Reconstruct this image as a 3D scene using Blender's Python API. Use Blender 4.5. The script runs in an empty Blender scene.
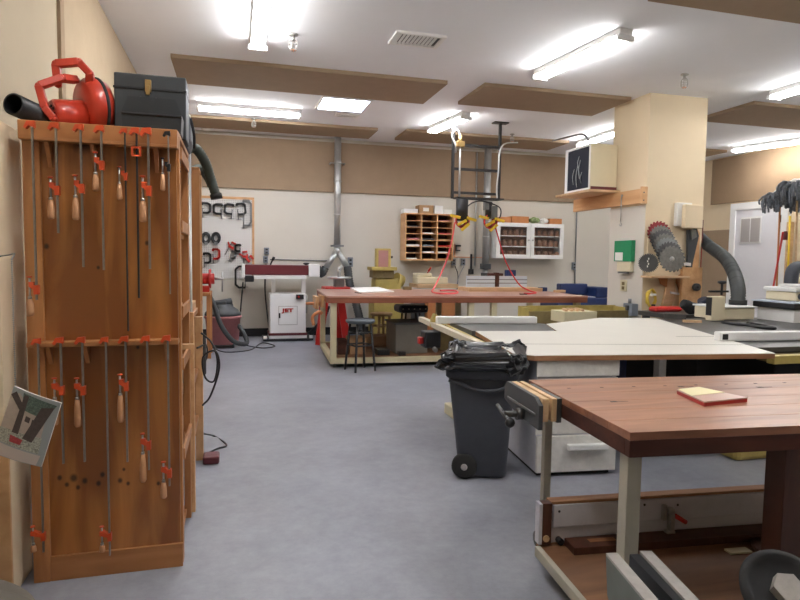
EXPO=0.95
import bpy, bmesh, math, random
from mathutils import Vector, Matrix, Euler
random.seed(7)
PI=math.pi; C=bpy.context.scene.collection
# ---------------------------------------------------------------- camera maths (real eye point, 1.3 m up)
FPX=600.0; EYE=1.3
def _rot():
    a,p,r=math.radians(15.4),math.radians(3.9),math.radians(.8)
    f=Vector((math.sin(a)*math.cos(p),math.cos(a)*math.cos(p),-math.sin(p)))
    x=Vector((math.cos(a),-math.sin(a),0)); u=x.cross(f)
    return x*math.cos(r)+u*math.sin(r), u*math.cos(r)-x*math.sin(r), f
RX,RU,RF=_rot()
def at(px,py,x=None,Y=None,z=None):
    d=RX*((px-400)/FPX)+RU*(-(py-300)/FPX)+RF
    t=(z-EYE)/d.z if z is not None else (Y/d.y if Y is not None else x/d.x)
    return Vector((d.x*t,d.y*t,EYE+d.z*t))
cam=bpy.data.cameras.new('camera'); co=bpy.data.objects.new('camera',cam); C.objects.link(co)
cam.sensor_width=36; cam.lens=36*FPX/800; cam.clip_start=.02
m=Matrix((RX,RU,-RF)).transposed().to_4x4(); m.translation=(0,0,EYE); co.matrix_world=m
bpy.context.scene.camera=co
# ---------------------------------------------------------------- materials
MC={}
def mat(name,col,rough=.6,metal=0,var=0,scale=8,bump=0,bscale=60,coat=0,stretch=(1,1,1),emit=0,alpha=1,trans=0,spec=.5):
    if name in MC: return MC[name]
    m=bpy.data.materials.new(name); m.use_nodes=True; nt=m.node_tree; b=nt.nodes['Principled BSDF']
    b.inputs['Base Color'].default_value=(*col,1); b.inputs['Roughness'].default_value=rough
    b.inputs['Metallic'].default_value=metal; b.inputs['Coat Weight'].default_value=coat
    b.inputs['Specular IOR Level'].default_value=spec
    if trans: b.inputs['Transmission Weight'].default_value=trans; b.inputs['IOR'].default_value=1.45
    if alpha<1: b.inputs['Alpha'].default_value=alpha
    if emit:
        b.inputs['Emission Color'].default_value=(*col,1); b.inputs['Emission Strength'].default_value=emit
    if var or bump:
        tc=nt.nodes.new('ShaderNodeTexCoord'); mp=nt.nodes.new('ShaderNodeMapping'); mp.inputs['Scale'].default_value=stretch
        nt.links.new(tc.outputs['Object'],mp.inputs['Vector'])
    if var:
        n=nt.nodes.new('ShaderNodeTexNoise'); n.inputs['Scale'].default_value=scale; n.inputs['Detail'].default_value=6
        n.inputs['Roughness'].default_value=.65; nt.links.new(mp.outputs['Vector'],n.inputs['Vector'])
        r=nt.nodes.new('ShaderNodeValToRGB'); r.color_ramp.elements[0].position=.3; r.color_ramp.elements[1].position=.7
        r.color_ramp.elements[0].color=(*[c*(1-var) for c in col],1); r.color_ramp.elements[1].color=(*[min(1,c*(1+var)) for c in col],1)
        nt.links.new(n.outputs['Fac'],r.inputs['Fac']); nt.links.new(r.outputs['Color'],b.inputs['Base Color'])
    if bump:
        n2=nt.nodes.new('ShaderNodeTexNoise'); n2.inputs['Scale'].default_value=bscale; n2.inputs['Detail'].default_value=4
        nt.links.new(mp.outputs['Vector'],n2.inputs['Vector'])
        bp=nt.nodes.new('ShaderNodeBump'); bp.inputs['Strength'].default_value=bump; bp.inputs['Distance'].default_value=.01
        nt.links.new(n2.outputs['Fac'],bp.inputs['Height']); nt.links.new(bp.outputs['Normal'],b.inputs['Normal'])
    MC[name]=m; return m
def wood(name,c1,c2,axis='X',scale=14,dist=5,rough=.55,rings=False,coat=0,knots=0):
    m=bpy.data.materials.new(name); m.use_nodes=True; nt=m.node_tree; b=nt.nodes['Principled BSDF']; L=nt.links.new
    b.inputs['Roughness'].default_value=rough; b.inputs['Coat Weight'].default_value=coat; b.inputs['Coat Roughness'].default_value=.25
    tc=nt.nodes.new('ShaderNodeTexCoord'); mp=nt.nodes.new('ShaderNodeMapping'); L(tc.outputs['Object'],mp.inputs['Vector'])
    mp.inputs['Scale'].default_value={'X':(.12,1,1),'Y':(1,.12,1),'Z':(1,1,.12)}[axis]
    w=nt.nodes.new('ShaderNodeTexNoise'); w.inputs['Scale'].default_value=scale; w.inputs['Detail'].default_value=8; w.inputs['Distortion'].default_value=dist*.15
    L(mp.outputs['Vector'],w.inputs['Vector'])
    fac=w.outputs['Fac']
    if rings:
        wv=nt.nodes.new('ShaderNodeTexWave'); wv.wave_type='RINGS'; wv.rings_direction='SPHERICAL'
        mp2=nt.nodes.new('ShaderNodeMapping'); mp2.inputs['Scale'].default_value=(1,1,.22); mp2.inputs['Location'].default_value=(.03,0,-.2)
        L(tc.outputs['Object'],mp2.inputs['Vector']); L(mp2.outputs['Vector'],wv.inputs['Vector'])
        wv.inputs['Scale'].default_value=2.6; wv.inputs['Distortion'].default_value=1.6; wv.inputs['Detail'].default_value=2; wv.inputs['Detail Scale'].default_value=1.2
        pw=nt.nodes.new('ShaderNodeMath'); pw.operation='POWER'; L(wv.outputs['Fac'],pw.inputs[0]); pw.inputs[1].default_value=4
        mx=nt.nodes.new('ShaderNodeMath'); mx.operation='MULTIPLY_ADD'; L(pw.outputs[0],mx.inputs[0]); mx.inputs[1].default_value=-.34; L(w.outputs['Fac'],mx.inputs[2]); fac=mx.outputs[0]
    r=nt.nodes.new('ShaderNodeValToRGB'); r.color_ramp.elements[0].position=.3; r.color_ramp.elements[1].position=.68
    r.color_ramp.elements[0].color=(*c2,1); r.color_ramp.elements[1].color=(*c1,1)
    L(fac,r.inputs['Fac']); out=r.outputs['Color']
    if knots:
        for (kx,kz,kr) in ((-.175,.415,.009),(-.15,.385,.008),(-.125,.41,.013),(-.085,.395,.010),(-.11,.37,.008),(-.035,.38,.009),(-.02,.415,.009),(.045,.385,.009),(.075,.37,.007),(.06,.43,.006),(.19,.36,.007),(-.2,1.33,.009),(.16,1.35,.008),(-.02,1.25,.006),(.12,.93,.007)):
            vm=nt.nodes.new('ShaderNodeVectorMath'); vm.operation='MULTIPLY'; vm.inputs[1].default_value=(1,0,.8); L(tc.outputs['Object'],vm.inputs[0])
            vd=nt.nodes.new('ShaderNodeVectorMath'); vd.operation='DISTANCE'; vd.inputs[1].default_value=(kx,0,kz*.8); L(vm.outputs[0],vd.inputs[0])
            mr=nt.nodes.new('ShaderNodeMapRange'); mr.inputs['From Min'].default_value=kr*.5; mr.inputs['From Max'].default_value=kr*1.3; mr.inputs['To Min'].default_value=.18; mr.inputs['To Max'].default_value=1; L(vd.outputs['Value'],mr.inputs['Value'])
            mk=nt.nodes.new('ShaderNodeMix'); mk.data_type='RGBA'; mk.blend_type='MULTIPLY'; mk.inputs[0].default_value=1; L(out,mk.inputs[6]); L(mr.outputs[0],mk.inputs[7]); out=mk.outputs[2]
        v=nt.nodes.new('ShaderNodeTexVoronoi'); v.inputs['Scale'].default_value=knots; L(tc.outputs['Object'],v.inputs['Vector'])
        r2=nt.nodes.new('ShaderNodeValToRGB'); r2.color_ramp.elements[0].position=.04; r2.color_ramp.elements[1].position=.11
        r2.color_ramp.elements[0].color=(.12,.05,.03,1); r2.color_ramp.elements[1].color=(1,1,1,1)
        mm=nt.nodes.new('ShaderNodeMix'); mm.data_type='RGBA'; mm.blend_type='MULTIPLY'; mm.inputs[0].default_value=1
        L(v.outputs['Distance'],r2.inputs['Fac']); L(out,mm.inputs[6]); L(r2.outputs['Color'],mm.inputs[7]); out=mm.outputs[2]
    L(out,b.inputs['Base Color']); MC[name]=m; return m
M=MC
wood('ply',(.50,.205,.048),(.24,.078,.016),'Z',10,6,.38,rings=True,coat=.35,knots=2.1)
wood('pine',(.52,.24,.085),(.36,.145,.045),'Z',16,5,.5,coat=.15)
wood('pine_x',(.48,.215,.075),(.33,.13,.038),'X',16,5,.5,coat=.15)
wood('pale_wood',(.72,.50,.30),(.55,.35,.18),'X',16,4,.55)
wood('pale_wood_y',(.70,.42,.21),(.56,.30,.13),'Y',12,4,.5,coat=.2)
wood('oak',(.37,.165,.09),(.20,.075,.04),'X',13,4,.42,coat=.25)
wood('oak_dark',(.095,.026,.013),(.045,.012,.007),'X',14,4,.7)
wood('oak_leg',(.10,.035,.02),(.055,.018,.01),'Z',14,4,.5)
wood('table_top',(.58,.32,.25),(.42,.20,.15),'X',10,4,.3,coat=.5)
wood('table_edge',(.30,.10,.05),(.19,.06,.03),'X',12,4,.5)
wood('deck',(.30,.15,.07),(.15,.07,.035),'X',7,6,.7)
wood('stool_wood',(.42,.24,.10),(.30,.16,.06),'Z',20,4,.5)
wood('handle',(.66,.36,.19),(.46,.22,.10),'Z',30,4,.5)
wood('edge_brown',(.40,.20,.09),(.27,.12,.05),'X',25,2,.7)
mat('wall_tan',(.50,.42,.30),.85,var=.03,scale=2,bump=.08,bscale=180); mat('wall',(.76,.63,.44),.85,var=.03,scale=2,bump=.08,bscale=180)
mat('wall_white',(.66,.63,.565),.8,var=.02,scale=2,bump=.08,bscale=180)
mat('ceiling',(.89,.91,.95),.9,var=.02,scale=1.5,bump=.1,bscale=120)
mat('tan',(.33,.24,.16),.95,var=.05,scale=6,bump=.2,bscale=300)
mat('wall_panel_tan',(.44,.345,.235),.95,var=.04,scale=6,bump=.2,bscale=300); mat('tan_side',(.30,.205,.125),.95,var=.05,scale=6,bump=.2,bscale=300)
mat('white',(.86,.86,.85),.5,var=.02,scale=5)
mat('white_paint',(.74,.73,.69),.6,var=.12,scale=14,bump=.2,bscale=40)
mat('lavender',(.60,.60,.66),.6,var=.08,scale=10)
mat('door_white',(.80,.80,.84),.55,var=.01)
mat('laminate',(.90,.88,.81),.35,var=.02,scale=3,coat=.15)
mat('cream',(.66,.60,.40),.5,var=.05,scale=10)
mat('rail_tan',(.60,.54,.42),.45,var=.04); mat('cream_box',(.78,.70,.50),.55,var=.02)
mat('olive',(.45,.35,.10),.5,var=.12,scale=10)
mat('olive_dark',(.20,.15,.06),.6,var=.2,scale=12)
mat('grey_plastic',(.058,.064,.082),.5,var=.06,scale=20,bump=.1,bscale=200)
mat('grey_box',(.22,.25,.29),.5)
mat('dark_grey',(.06,.065,.07),.5,var=.1)
mat('black',(.016,.017,.02),.45)
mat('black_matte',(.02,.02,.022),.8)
mat('black_steel',(.05,.05,.052),.4,metal=.5)
mat('bag',(.008,.010,.014),.30,coat=.15)
mat('rubber',(.018,.018,.018),.75)
mat('hose',(.055,.06,.062),.6)
mat('hose_green',(.035,.045,.035),.6)
mat('dull_red',(.22,.018,.022),.45,metal=.3); mat('red',(.50,.018,.014),.4,coat=.3)
mat('blower_red',(.50,.04,.018),.38,coat=.25,var=.05)
mat('orange',(.62,.075,.018),.4,var=.06)
mat('faded_red',(.50,.19,.19),.6,var=.12)
mat('maroon',(.13,.018,.025),.35,coat=.3)
mat('steel',(.45,.45,.44),.35,metal=.9,var=.1,scale=20)
mat('bar_steel',(.30,.29,.27),.38,metal=.85,var=.15,scale=30)
mat('galv',(.55,.57,.57),.4,metal=.75,var=.15,scale=8,stretch=(1,1,.3))
mat('iron',(.20,.21,.21),.35,metal=.6,var=.15,scale=6)
mat('iron_dark',(.085,.085,.085),.4,metal=.5,var=.25,scale=6)
mat('clamp_black',(.03,.032,.035),.45,metal=.3)
mat('clamp_grey',(.22,.23,.24),.45,metal=.6)
mat('green',(.01,.25,.10),.5)
mat('yellow',(.80,.55,.03),.5)
mat('cord_yellow',(.75,.55,.08),.5)
mat('cord_red',(.70,.04,.05),.5)
mat('cord_pink',(.80,.12,.13),.5)
mat('blue',(.012,.03,.12),.45,var=.15)
mat('pale_blue',(.62,.70,.82),.4)
mat('paper',(.85,.84,.80),.7)
mat('cardboard',(.40,.24,.12),.8,var=.06)
mat('orange_brown',(.50,.20,.07),.7,var=.1)
mat('pink_belt',(.40,.20,.19),.9,var=.1)
mat('blue_vinyl',(.02,.03,.06),.35)
mat('stool_seat',(.09,.11,.13),.4)
mat('bin_grey',(.17,.155,.13),.7,var=.1)
mat('brass',(.6,.42,.18),.3,metal=.9)
mat('copper',(.75,.33,.16),.35,metal=.7)
mat('blade',(.17,.165,.15),.38,metal=.8,var=.2,scale=25)
mat('mop',(.19,.21,.24),.95,var=.4,scale=40)
mat('jar',(.24,.11,.06),.5,var=.3,scale=60)
mat('tube',(1,.985,.97),.5,emit=28)
mat('sky_tube',(.72,.80,1),.5,emit=13)
mat('glass',(.3,.3,.3),.05,alpha=.06,spec=.25)
mat('plexi',(.72,.80,.90),.3)
mat('peg',(.72,.72,.70),.6)
mat('grille',(.42,.39,.38),.6)
# pegboard holes
nt=M['peg'].node_tree; tc=nt.nodes.new('ShaderNodeTexCoord'); sep=nt.nodes.new('ShaderNodeSeparateXYZ'); nt.links.new(tc.outputs['Object'],sep.inputs[0])
def _cell(o):
    a=nt.nodes.new('ShaderNodeMath'); a.operation='MULTIPLY'; a.inputs[1].default_value=1/.028; nt.links.new(o,a.inputs[0])
    f=nt.nodes.new('ShaderNodeMath'); f.operation='FRACT'; nt.links.new(a.outputs[0],f.inputs[0])
    s=nt.nodes.new('ShaderNodeMath'); s.operation='SUBTRACT'; s.inputs[1].default_value=.5; nt.links.new(f.outputs[0],s.inputs[0])
    p=nt.nodes.new('ShaderNodeMath'); p.operation='POWER'; p.inputs[1].default_value=2; nt.links.new(s.outputs[0],p.inputs[0]); return p.outputs[0]
ad=nt.nodes.new('ShaderNodeMath'); ad.operation='ADD'; nt.links.new(_cell(sep.outputs[0]),ad.inputs[0]); nt.links.new(_cell(sep.outputs[2]),ad.inputs[1])
lt=nt.nodes.new('ShaderNodeMath'); lt.operation='LESS_THAN'; lt.inputs[1].default_value=.03; nt.links.new(ad.outputs[0],lt.inputs[0])
mx=nt.nodes.new('ShaderNodeMix'); mx.data_type='RGBA'; nt.links.new(lt.outputs[0],mx.inputs[0]); mx.inputs[6].default_value=(.74,.74,.73,1); mx.inputs[7].default_value=(.12,.12,.12,1)
nt.links.new(mx.outputs[2],nt.nodes['Principled BSDF'].inputs['Base Color'])
# concrete floor
m=bpy.data.materials.new('concrete'); m.use_nodes=True; nt=m.node_tree; b=nt.nodes['Principled BSDF']; L=nt.links.new; M['concrete']=m
tc=nt.nodes.new('ShaderNodeTexCoord')
def noise(s,d=6,r=.6):
    n=nt.nodes.new('ShaderNodeTexNoise'); n.inputs['Scale'].default_value=s; n.inputs['Detail'].default_value=d; n.inputs['Roughness'].default_value=r; L(tc.outputs['Object'],n.inputs['Vector']); return n
n1=noise(1.1,8,.65); n2=noise(14,8,.75)
mx=nt.nodes.new('ShaderNodeMix'); mx.data_type='FLOAT'; mx.inputs[0].default_value=.42; L(n1.outputs['Fac'],mx.inputs[2]); L(n2.outputs['Fac'],mx.inputs[3])
r=nt.nodes.new('ShaderNodeValToRGB'); r.color_ramp.elements[0].position=.33; r.color_ramp.elements[1].position=.66
r.color_ramp.elements[0].color=(.18,.19,.222,1); r.color_ramp.elements[1].color=(.345,.36,.41,1)
L(mx.outputs[0],r.inputs['Fac']); L(r.outputs['Color'],b.inputs['Base Color'])
rr=nt.nodes.new('ShaderNodeMapRange'); L(n2.outputs['Fac'],rr.inputs['Value']); rr.inputs['To Min'].default_value=.28; rr.inputs['To Max'].default_value=.62; L(rr.outputs[0],b.inputs['Roughness'])
bp=nt.nodes.new('ShaderNodeBump'); bp.inputs['Strength'].default_value=.12; bp.inputs['Distance'].default_value=.01; L(n2.outputs['Fac'],bp.inputs['Height']); L(bp.outputs['Normal'],b.inputs['Normal'])
# ---------------------------------------------------------------- mesh helpers (all in world coordinates)
def B(): return bmesh.new()
def _bev(bm,geom,r,seg=2):
    es=list({e for f in geom for e in f.edges}); bmesh.ops.bevel(bm,geom=es,offset=r,segments=seg,affect='EDGES',profile=.5)
def box(bm,x0,x1,y0,y1,z0,z1,bev=0,mi=0):
    if x0>x1:x0,x1=x1,x0
    if y0>y1:y0,y1=y1,y0
    if z0>z1:z0,z1=z1,z0
    vs=[bm.verts.new(p) for p in ((x0,y0,z0),(x1,y0,z0),(x1,y1,z0),(x0,y1,z0),(x0,y0,z1),(x1,y0,z1),(x1,y1,z1),(x0,y1,z1))]
    fs=[bm.faces.new([vs[i] for i in q]) for q in ((0,3,2,1),(4,5,6,7),(0,1,5,4),(1,2,6,5),(2,3,7,6),(3,0,4,7))]
    for f in fs: f.material_index=mi
    if bev: _bev(bm,fs,bev)
    return bm
def bar(bm,p0,p1,w,h,up=(0,0,1),bev=0):
    p0,p1=Vector(p0),Vector(p1); d=(p1-p0).normalized(); u=Vector(up)
    if abs(d.dot(u))>.95: u=Vector((0,1,0))
    s=d.cross(u).normalized(); u=s.cross(d)
    vs=[bm.verts.new(p+s*a*w/2+u*b_*h/2) for p in (p0,p1) for a,b_ in ((-1,-1),(1,-1),(1,1),(-1,1))]
    fs=[bm.faces.new([vs[i] for i in q]) for q in ((0,1,2,3),(7,6,5,4),(0,4,5,1),(1,5,6,2),(2,6,7,3),(3,7,4,0))]
    if bev: _bev(bm,fs,bev)
    return bm
def _frame(d):
    d=d.normalized(); a=Vector((0,0,1)) if abs(d.z)<.9 else Vector((1,0,0)); s=d.cross(a).normalized(); return s,s.cross(d)
def tube(bm,pts,r,n=10,caps=True):
    pts=[Vector(p) for p in pts]; k=len(pts); rs=r if isinstance(r,(list,tuple)) else [r]*k
    rings=[]; s=None
    for i,p in enumerate(pts):
        d=(pts[min(i+1,k-1)]-pts[max(i-1,0)]); d=d.normalized() if d.length>1e-9 else Vector((0,0,1))
        if s is None: s,u=_frame(d)
        else:
            s=(s-d*s.dot(d)); s=s.normalized() if s.length>1e-6 else _frame(d)[0]; u=s.cross(d)
        rings.append([bm.verts.new(p+(s*math.cos(2*PI*j/n)+u*math.sin(2*PI*j/n))*rs[i]) for j in range(n)])
    for a,b_ in zip(rings,rings[1:]):
        for j in range(n):
            f=bm.faces.new((a[j],a[(j+1)%n],b_[(j+1)%n],b_[j])); f.smooth=True
    if caps:
        bm.faces.new(rings[0][::-1]); bm.faces.new(rings[-1])
    return bm
def cyl(bm,p0,p1,r0,r1=None,n=16): 
    return tube(bm,[p0,p1],[r0,r0 if r1 is None else r1],n)
def lathe(bm,prof,c=(0,0,0),axis=(0,0,1),n=24,cap=True):
    c=Vector(c); ax=Vector(axis).normalized(); s,u=_frame(ax); rings=[]
    for r,z in prof: rings.append([bm.verts.new(c+ax*z+(s*math.cos(2*PI*j/n)+u*math.sin(2*PI*j/n))*max(r,1e-4)) for j in range(n)])
    for a,b_ in zip(rings,rings[1:]):
        for j in range(n):
            f=bm.faces.new((a[j],a[(j+1)%n],b_[(j+1)%n],b_[j])); f.smooth=True
    if cap: bm.faces.new(rings[0][::-1]); bm.faces.new(rings[-1])
    return bm
def prism(bm,poly,depth,mi=0):       # poly: 3D points, extruded by vector depth
    d=Vector(depth); a=[bm.verts.new(Vector(p)) for p in poly]; b_=[bm.verts.new(Vector(p)+d) for p in poly]; n=len(a)
    fs=[bm.faces.new(a[::-1]),bm.faces.new(b_)]+[bm.faces.new((a[i],a[(i+1)%n],b_[(i+1)%n],b_[i])) for i in range(n)]
    for f in fs: f.material_index=mi
    return bm
def spline(pts,k=8):
    pts=[Vector(p) for p in pts]; out=[]; P=[pts[0]*2-pts[1]]+pts+[pts[-1]*2-pts[-2]]
    for i in range(1,len(P)-2):
        for t in range(k):
            t/=k; a,b_,c,d=P[i-1],P[i],P[i+1],P[i+2]
            out.append(.5*((2*b_)+(c-a)*t+(2*a-5*b_+4*c-d)*t*t+(3*b_-a-3*c+d)*t**3))
    out.append(pts[-1]); return out
def ribbed(pts,r,k=10,pitch=.03):
    s=spline(pts,40); tot=sum((b_-a).length for a,b_ in zip(s,s[1:])); n=max(8,int(tot/pitch*2)); out=[s[0]]; acc=0; step=tot/n; rs=[r]
    for a,b_ in zip(s,s[1:]):
        acc+=(b_-a).length
        if acc>=step: out.append(b_); acc-=step; rs.append(r*(1 if len(out)%2 else .88))
    return out,rs
ROOT={}
def obj(name,bm,mats,parent=None,smooth=None,world=None):
    me=bpy.data.meshes.new(name); bmesh.ops.recalc_face_normals(bm,faces=bm.faces[:])
    if parent is None:
        xs=[v.co for v in bm.verts]; lo=Vector([min(v[i] for v in xs) for i in range(3)]); hi=Vector([max(v[i] for v in xs) for i in range(3)])
        org=Vector(((lo.x+hi.x)/2,(lo.y+hi.y)/2,lo.z))
    else: org=ROOT[parent.name]
    bmesh.ops.translate(bm,verts=bm.verts[:],vec=-org)
    bm.to_mesh(me); bm.free()
    for mm in (mats if isinstance(mats,(list,tuple)) else [mats]): me.materials.append(M[mm])
    o=bpy.data.objects.new(name,me); C.objects.link(o)
    if parent is None: o.location=org
    else: o.parent=parent
    ROOT[o.name]=org
    if smooth:
        for p in me.polygons: p.use_smooth=True
    return o
def tag(o,label,cat,group=None,kind=None):
    o['label']=label; o['category']=cat
    if group: o['group']=group
    if kind: o['kind']=kind
    return o
def thing(name,label,cat,loc,group=None):
    o=bpy.data.objects.new(name,None); C.objects.link(o); o.location=loc; ROOT[o.name]=Vector(loc); o.empty_display_size=.1
    return tag(o,label,cat,group)
def one(name,bm,mats,label,cat,group=None): return tag(obj(name,bm,mats),label,cat,group)
def struct(name,bm,mats,parent=None):
    o=obj(name,bm,mats,parent); o['kind']='structure'; return o
def turn(t,ang,px=None,py=None):
    p=Vector((px if px is not None else t.location.x,py if py is not None else t.location.y,0)); R=Matrix.Rotation(ang,4,'Z')
    l=t.location-p; t.location=R@l+p; t.rotation_euler=(0,0,t.rotation_euler.z+ang); return t
def dup(root,loc,rz=None,label=None,s=None):
    r=root.copy(); C.objects.link(r); r.location=loc
    if rz is not None: r.rotation_euler=(0,0,rz)
    if s: r.scale=(s,s,s)
    if label: r['label']=label
    for ch in list(root.children):
        c=ch.copy(); C.objects.link(c); c.parent=r
        for g in ch.children:
            d=g.copy(); C.objects.link(d); d.parent=c
    return r
def text(name,s,size,loc,rot,mt,parent=None,ext=.002,bold=0,sx=1):
    cu=bpy.data.curves.new(name,'FONT'); cu.body=s; cu.size=size; cu.extrude=ext; cu.align_x='CENTER'; cu.align_y='CENTER'; cu.offset=bold; cu.space_character=1.05
    t=bpy.data.objects.new(name,cu); C.objects.link(t); bpy.context.view_layer.update()
    me=bpy.data.meshes.new_from_object(t.evaluated_get(bpy.context.evaluated_depsgraph_get())); bpy.data.objects.remove(t)
    bm=bmesh.new(); bm.from_mesh(me); bmesh.ops.scale(bm,verts=bm.verts[:],vec=(sx,1,1)); bmesh.ops.transform(bm,matrix=Matrix.Translation(loc)@Euler(rot).to_matrix().to_4x4(),verts=bm.verts[:])
    return obj(name,bm,mt,parent)
# ================================================================ SETTING
XL,XR,YB,YF,ZC=-1.03,8.84,10.1,-3.2,3.28
struct('floor',box(B(),XL-.2,XR+.2,YF-.2,YB+.2,-.1,0),'concrete')
struct('ceiling',box(B(),XL-.2,XR+.2,YF-.2,YB+.2,ZC,ZC+.1),'ceiling')
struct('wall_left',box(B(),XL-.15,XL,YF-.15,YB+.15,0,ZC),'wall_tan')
struct('wall_back',box(B(),XL,XR,YB,YB+.15,0,ZC),'wall_white')
struct('wall_right',box(B(),XR,XR+.15,YF-.15,YB+.15,0,ZC),'wall')
struct('wall_front',box(B(),XL,XR,YF-.15,YF,0,ZC),'wall')
struct('baseboard_back',box(B(),XL,XR,YB-.015,YB,0,.13),'black')
struct('baseboard_left',box(B(),XL,XL+.012,3.8,YB-.015,0,.13),'black')
struct('wall_column',box(B(),4.69,5.50,6.13,6.82,0,ZC),'wall')
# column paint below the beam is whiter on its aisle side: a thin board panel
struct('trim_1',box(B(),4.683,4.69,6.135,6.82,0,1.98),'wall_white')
struct('trim_2',box(B(),XL,XL+.02,4.15,4.235,0,ZC),'tan')
def panel(name,poly,label,mt='tan',d=.04):
    one(name,prism(B(),poly,(0,0,d)),mt,label,'panel','acoustic panels')
zp=ZC-.04
def cp(x0,x1,y0,y1,label): one('acoustic_panel',box(B(),x0,x1,y0,y1,zp,ZC),'tan',label,'panel','tan panels fixed to the ceiling')
cp(-.60,2.28,6.42,7.32,'long tan acoustic panel on ceiling between the front left tube light and the square skylight')
cp(2.70,4.60,6.36,7.2,'tan ceiling panel just left of the square column, behind the largest slanting tube light')
cp(-.62,2.10,9.02,9.70,'thin tan ceiling panel behind the skylight, above the clamp pegboard and grey duct')
cp(2.53,5.30,8.92,9.65,'thin tan ceiling panel behind the black steel pipe frame')
cp(2.97,7.2,2.9,3.96,'tan ceiling panel cut by the top right edge of the photo')
cp(6.1,8.5,6.05,6.98,'tan ceiling panel right of the square column between two tube lights')
cp(6.6,8.3,8.75,9.6,'tan ceiling panel farthest right, low behind the square column')
one('acoustic_panel',box(B(),-.98,6.9,YB-.04,YB-.001,2.40,ZC-.06),'tan','long tan fabric panel along the top of the back wall','panel')
one('acoustic_panel',box(B(),7.05,8.6,YB-.04,YB-.001,2.40,ZC-.06),'tan','tan panel in the far right corner on the back wall','panel')
one('acoustic_panel',box(B(),XR-.04,XR-.001,3.2,9.62,2.42,ZC-.02),'tan_side','tan fabric panel along top of right wall above the white door','panel')
one('acoustic_panel',box(B(),XL,XL+.012,4.24,9.9,2.2,ZC-.005),'wall_panel_tan','tan fabric panel high on the left wall above the clamp rack','panel')
one('wall_panel',box(B(),XR-.03,XR-.001,9.14,9.98,.5,1.93),'tan','lower tan board on wall behind the thick grey hose, left of the white door','panel')
# door in the right wall
dz=2.33
struct('door_1',box(B(),XR-.05,XR-.005,8.02,8.98,0,dz-.06),'door_white')
d1=bpy.data.objects['door_1']
fr=B(); box(fr,XR-.07,XR,8.98,9.10,0,dz+.06); box(fr,XR-.07,XR,7.90,8.02,0,dz+.06); box(fr,XR-.07,XR,8.02,8.98,dz-.06,dz+.06)
struct('door_frame',fr,'white',d1)
g=B(); box(g,XR-.062,XR-.05,8.42,8.86,1.66,2.13); struct('door_window_frame',g,'white',d1)
g=B(); box(g,XR-.068,XR-.062,8.44,8.63,1.69,2.10); struct('door_window',g,'grille',d1)
g=B(); box(g,XR-.068,XR-.062,8.655,8.84,1.69,2.10); struct('door_window',g,'grille',d1)
for zz in (2.0,1.15,.3):
    g=B(); box(g,XR-.08,XR-.05,8.03,8.06,zz,zz+.12); struct('door_hinge',g,'black',d1)
# ---------------------------------------------------------------- ceiling fittings
def lamp(x,y,L,axis,label,ang=0,on='tube'):
    t=thing('ceiling_light',label,'ceiling light',(0,0,0),'fluorescent tube lights')
    obj('housing',box(B(),-.066,.066,-L/2,L/2,-.055,0,.008),'white',t)
    for s in (-1,1):
        obj('tube',cyl(B(),(s*.040,-L/2+.03,-.078),(s*.040,L/2-.03,-.078),.019,n=12),on,t)
    for s in (-1,1):
        obj('lamp_holder',box(B(),-.085,.085,s*(L/2-.03),s*L/2,-.10,-.0551,.004),'white',t)
    t.location=(x,y,ZC); t.rotation_euler=(0,0,(0 if axis=='Y' else PI/2)+ang); return t
lamp(.21,4.98,1.6,'Y','twin tube light at top left, nearest the clamp rack, running towards the back')
lamp(.20,8.31,1.34,'X','tube light lying crosswise on ceiling left of the skylight')
lamp(3.14,5.17,1.27,'Y','twin tube light in top centre right, in front of the square column',.113)
lamp(2.925,8.17,1.02,'Y','short looking tube light above the black steel pipe frame',.15)
lamp(5.49,8.25,1.3,'Y','tube light partly hidden behind the column above the air cleaner')
lamp(5.97,4.98,1.35,'Y','tube light at right edge of ceiling, nearer of the two there',.0)
lamp(8.40,7.83,1.4,'Y','tube light low at right edge above the white door',.325)
lamp(.21,1.6,1.6,'Y','tube light overhead behind the camera, left aisle')  # unseen fixture, added to light the foreground
lamp(2.98,1.6,1.6,'Y','tube light overhead behind the camera, above the near workbench')  # also added out of view, brightens the near bench area
lamp(5.97,1.9,1.35,'Y','tube light overhead out of view to the right')  # another added, unseen fixture for foreground light
t=thing('skylight','square bluish white light panel set in the ceiling','skylight',(1.35,7.8,ZC))
obj('lens',box(B(),1.06,1.64,7.49,8.08,ZC-.012,ZC-.004),'sky_tube',t)
g=B(); box(g,1.03,1.67,7.46,7.49,ZC-.02,ZC); box(g,1.03,1.67,8.08,8.11,ZC-.02,ZC); box(g,1.03,1.06,7.49,8.08,ZC-.02,ZC); box(g,1.64,1.67,7.49,8.08,ZC-.02,ZC)
obj('frame',g,'white',t)
def vent(x0,x1,y0,y1,label):
    t=thing('ceiling_vent',label,'vent',((x0+x1)/2,(y0+y1)/2,ZC),'ceiling air vents')
    g=B(); w=.035; box(g,x0,x1,y0,y0+w,ZC-.02,ZC); box(g,x0,x1,y1-w,y1,ZC-.02,ZC); box(g,x0,x0+w,y0+w,y1-w,ZC-.02,ZC); box(g,x1-w,x1,y0+w,y1-w,ZC-.02,ZC)
    obj('frame',g,'white',t); obj('backing',box(B(),x0+w,x1-w,y0+w,y1-w,ZC-.004,ZC-.001),'black',t)
    g=B(); n=int((x1-x0-2*w)/.036)
    for i in range(n):
        x=x0+w+.018+i*.036; bar(g,(x,y0+w,ZC-.012),(x,y1-w,ZC-.012),.022,.004,(.6,0,1))
    obj('louver',g,'white',t)
vent(1.36,1.82,5.16,5.47,'white louvered vent in ceiling at top centre')
vent(1.33,1.66,8.28,8.44,'small louvered vent in ceiling just behind the skylight')
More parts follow.
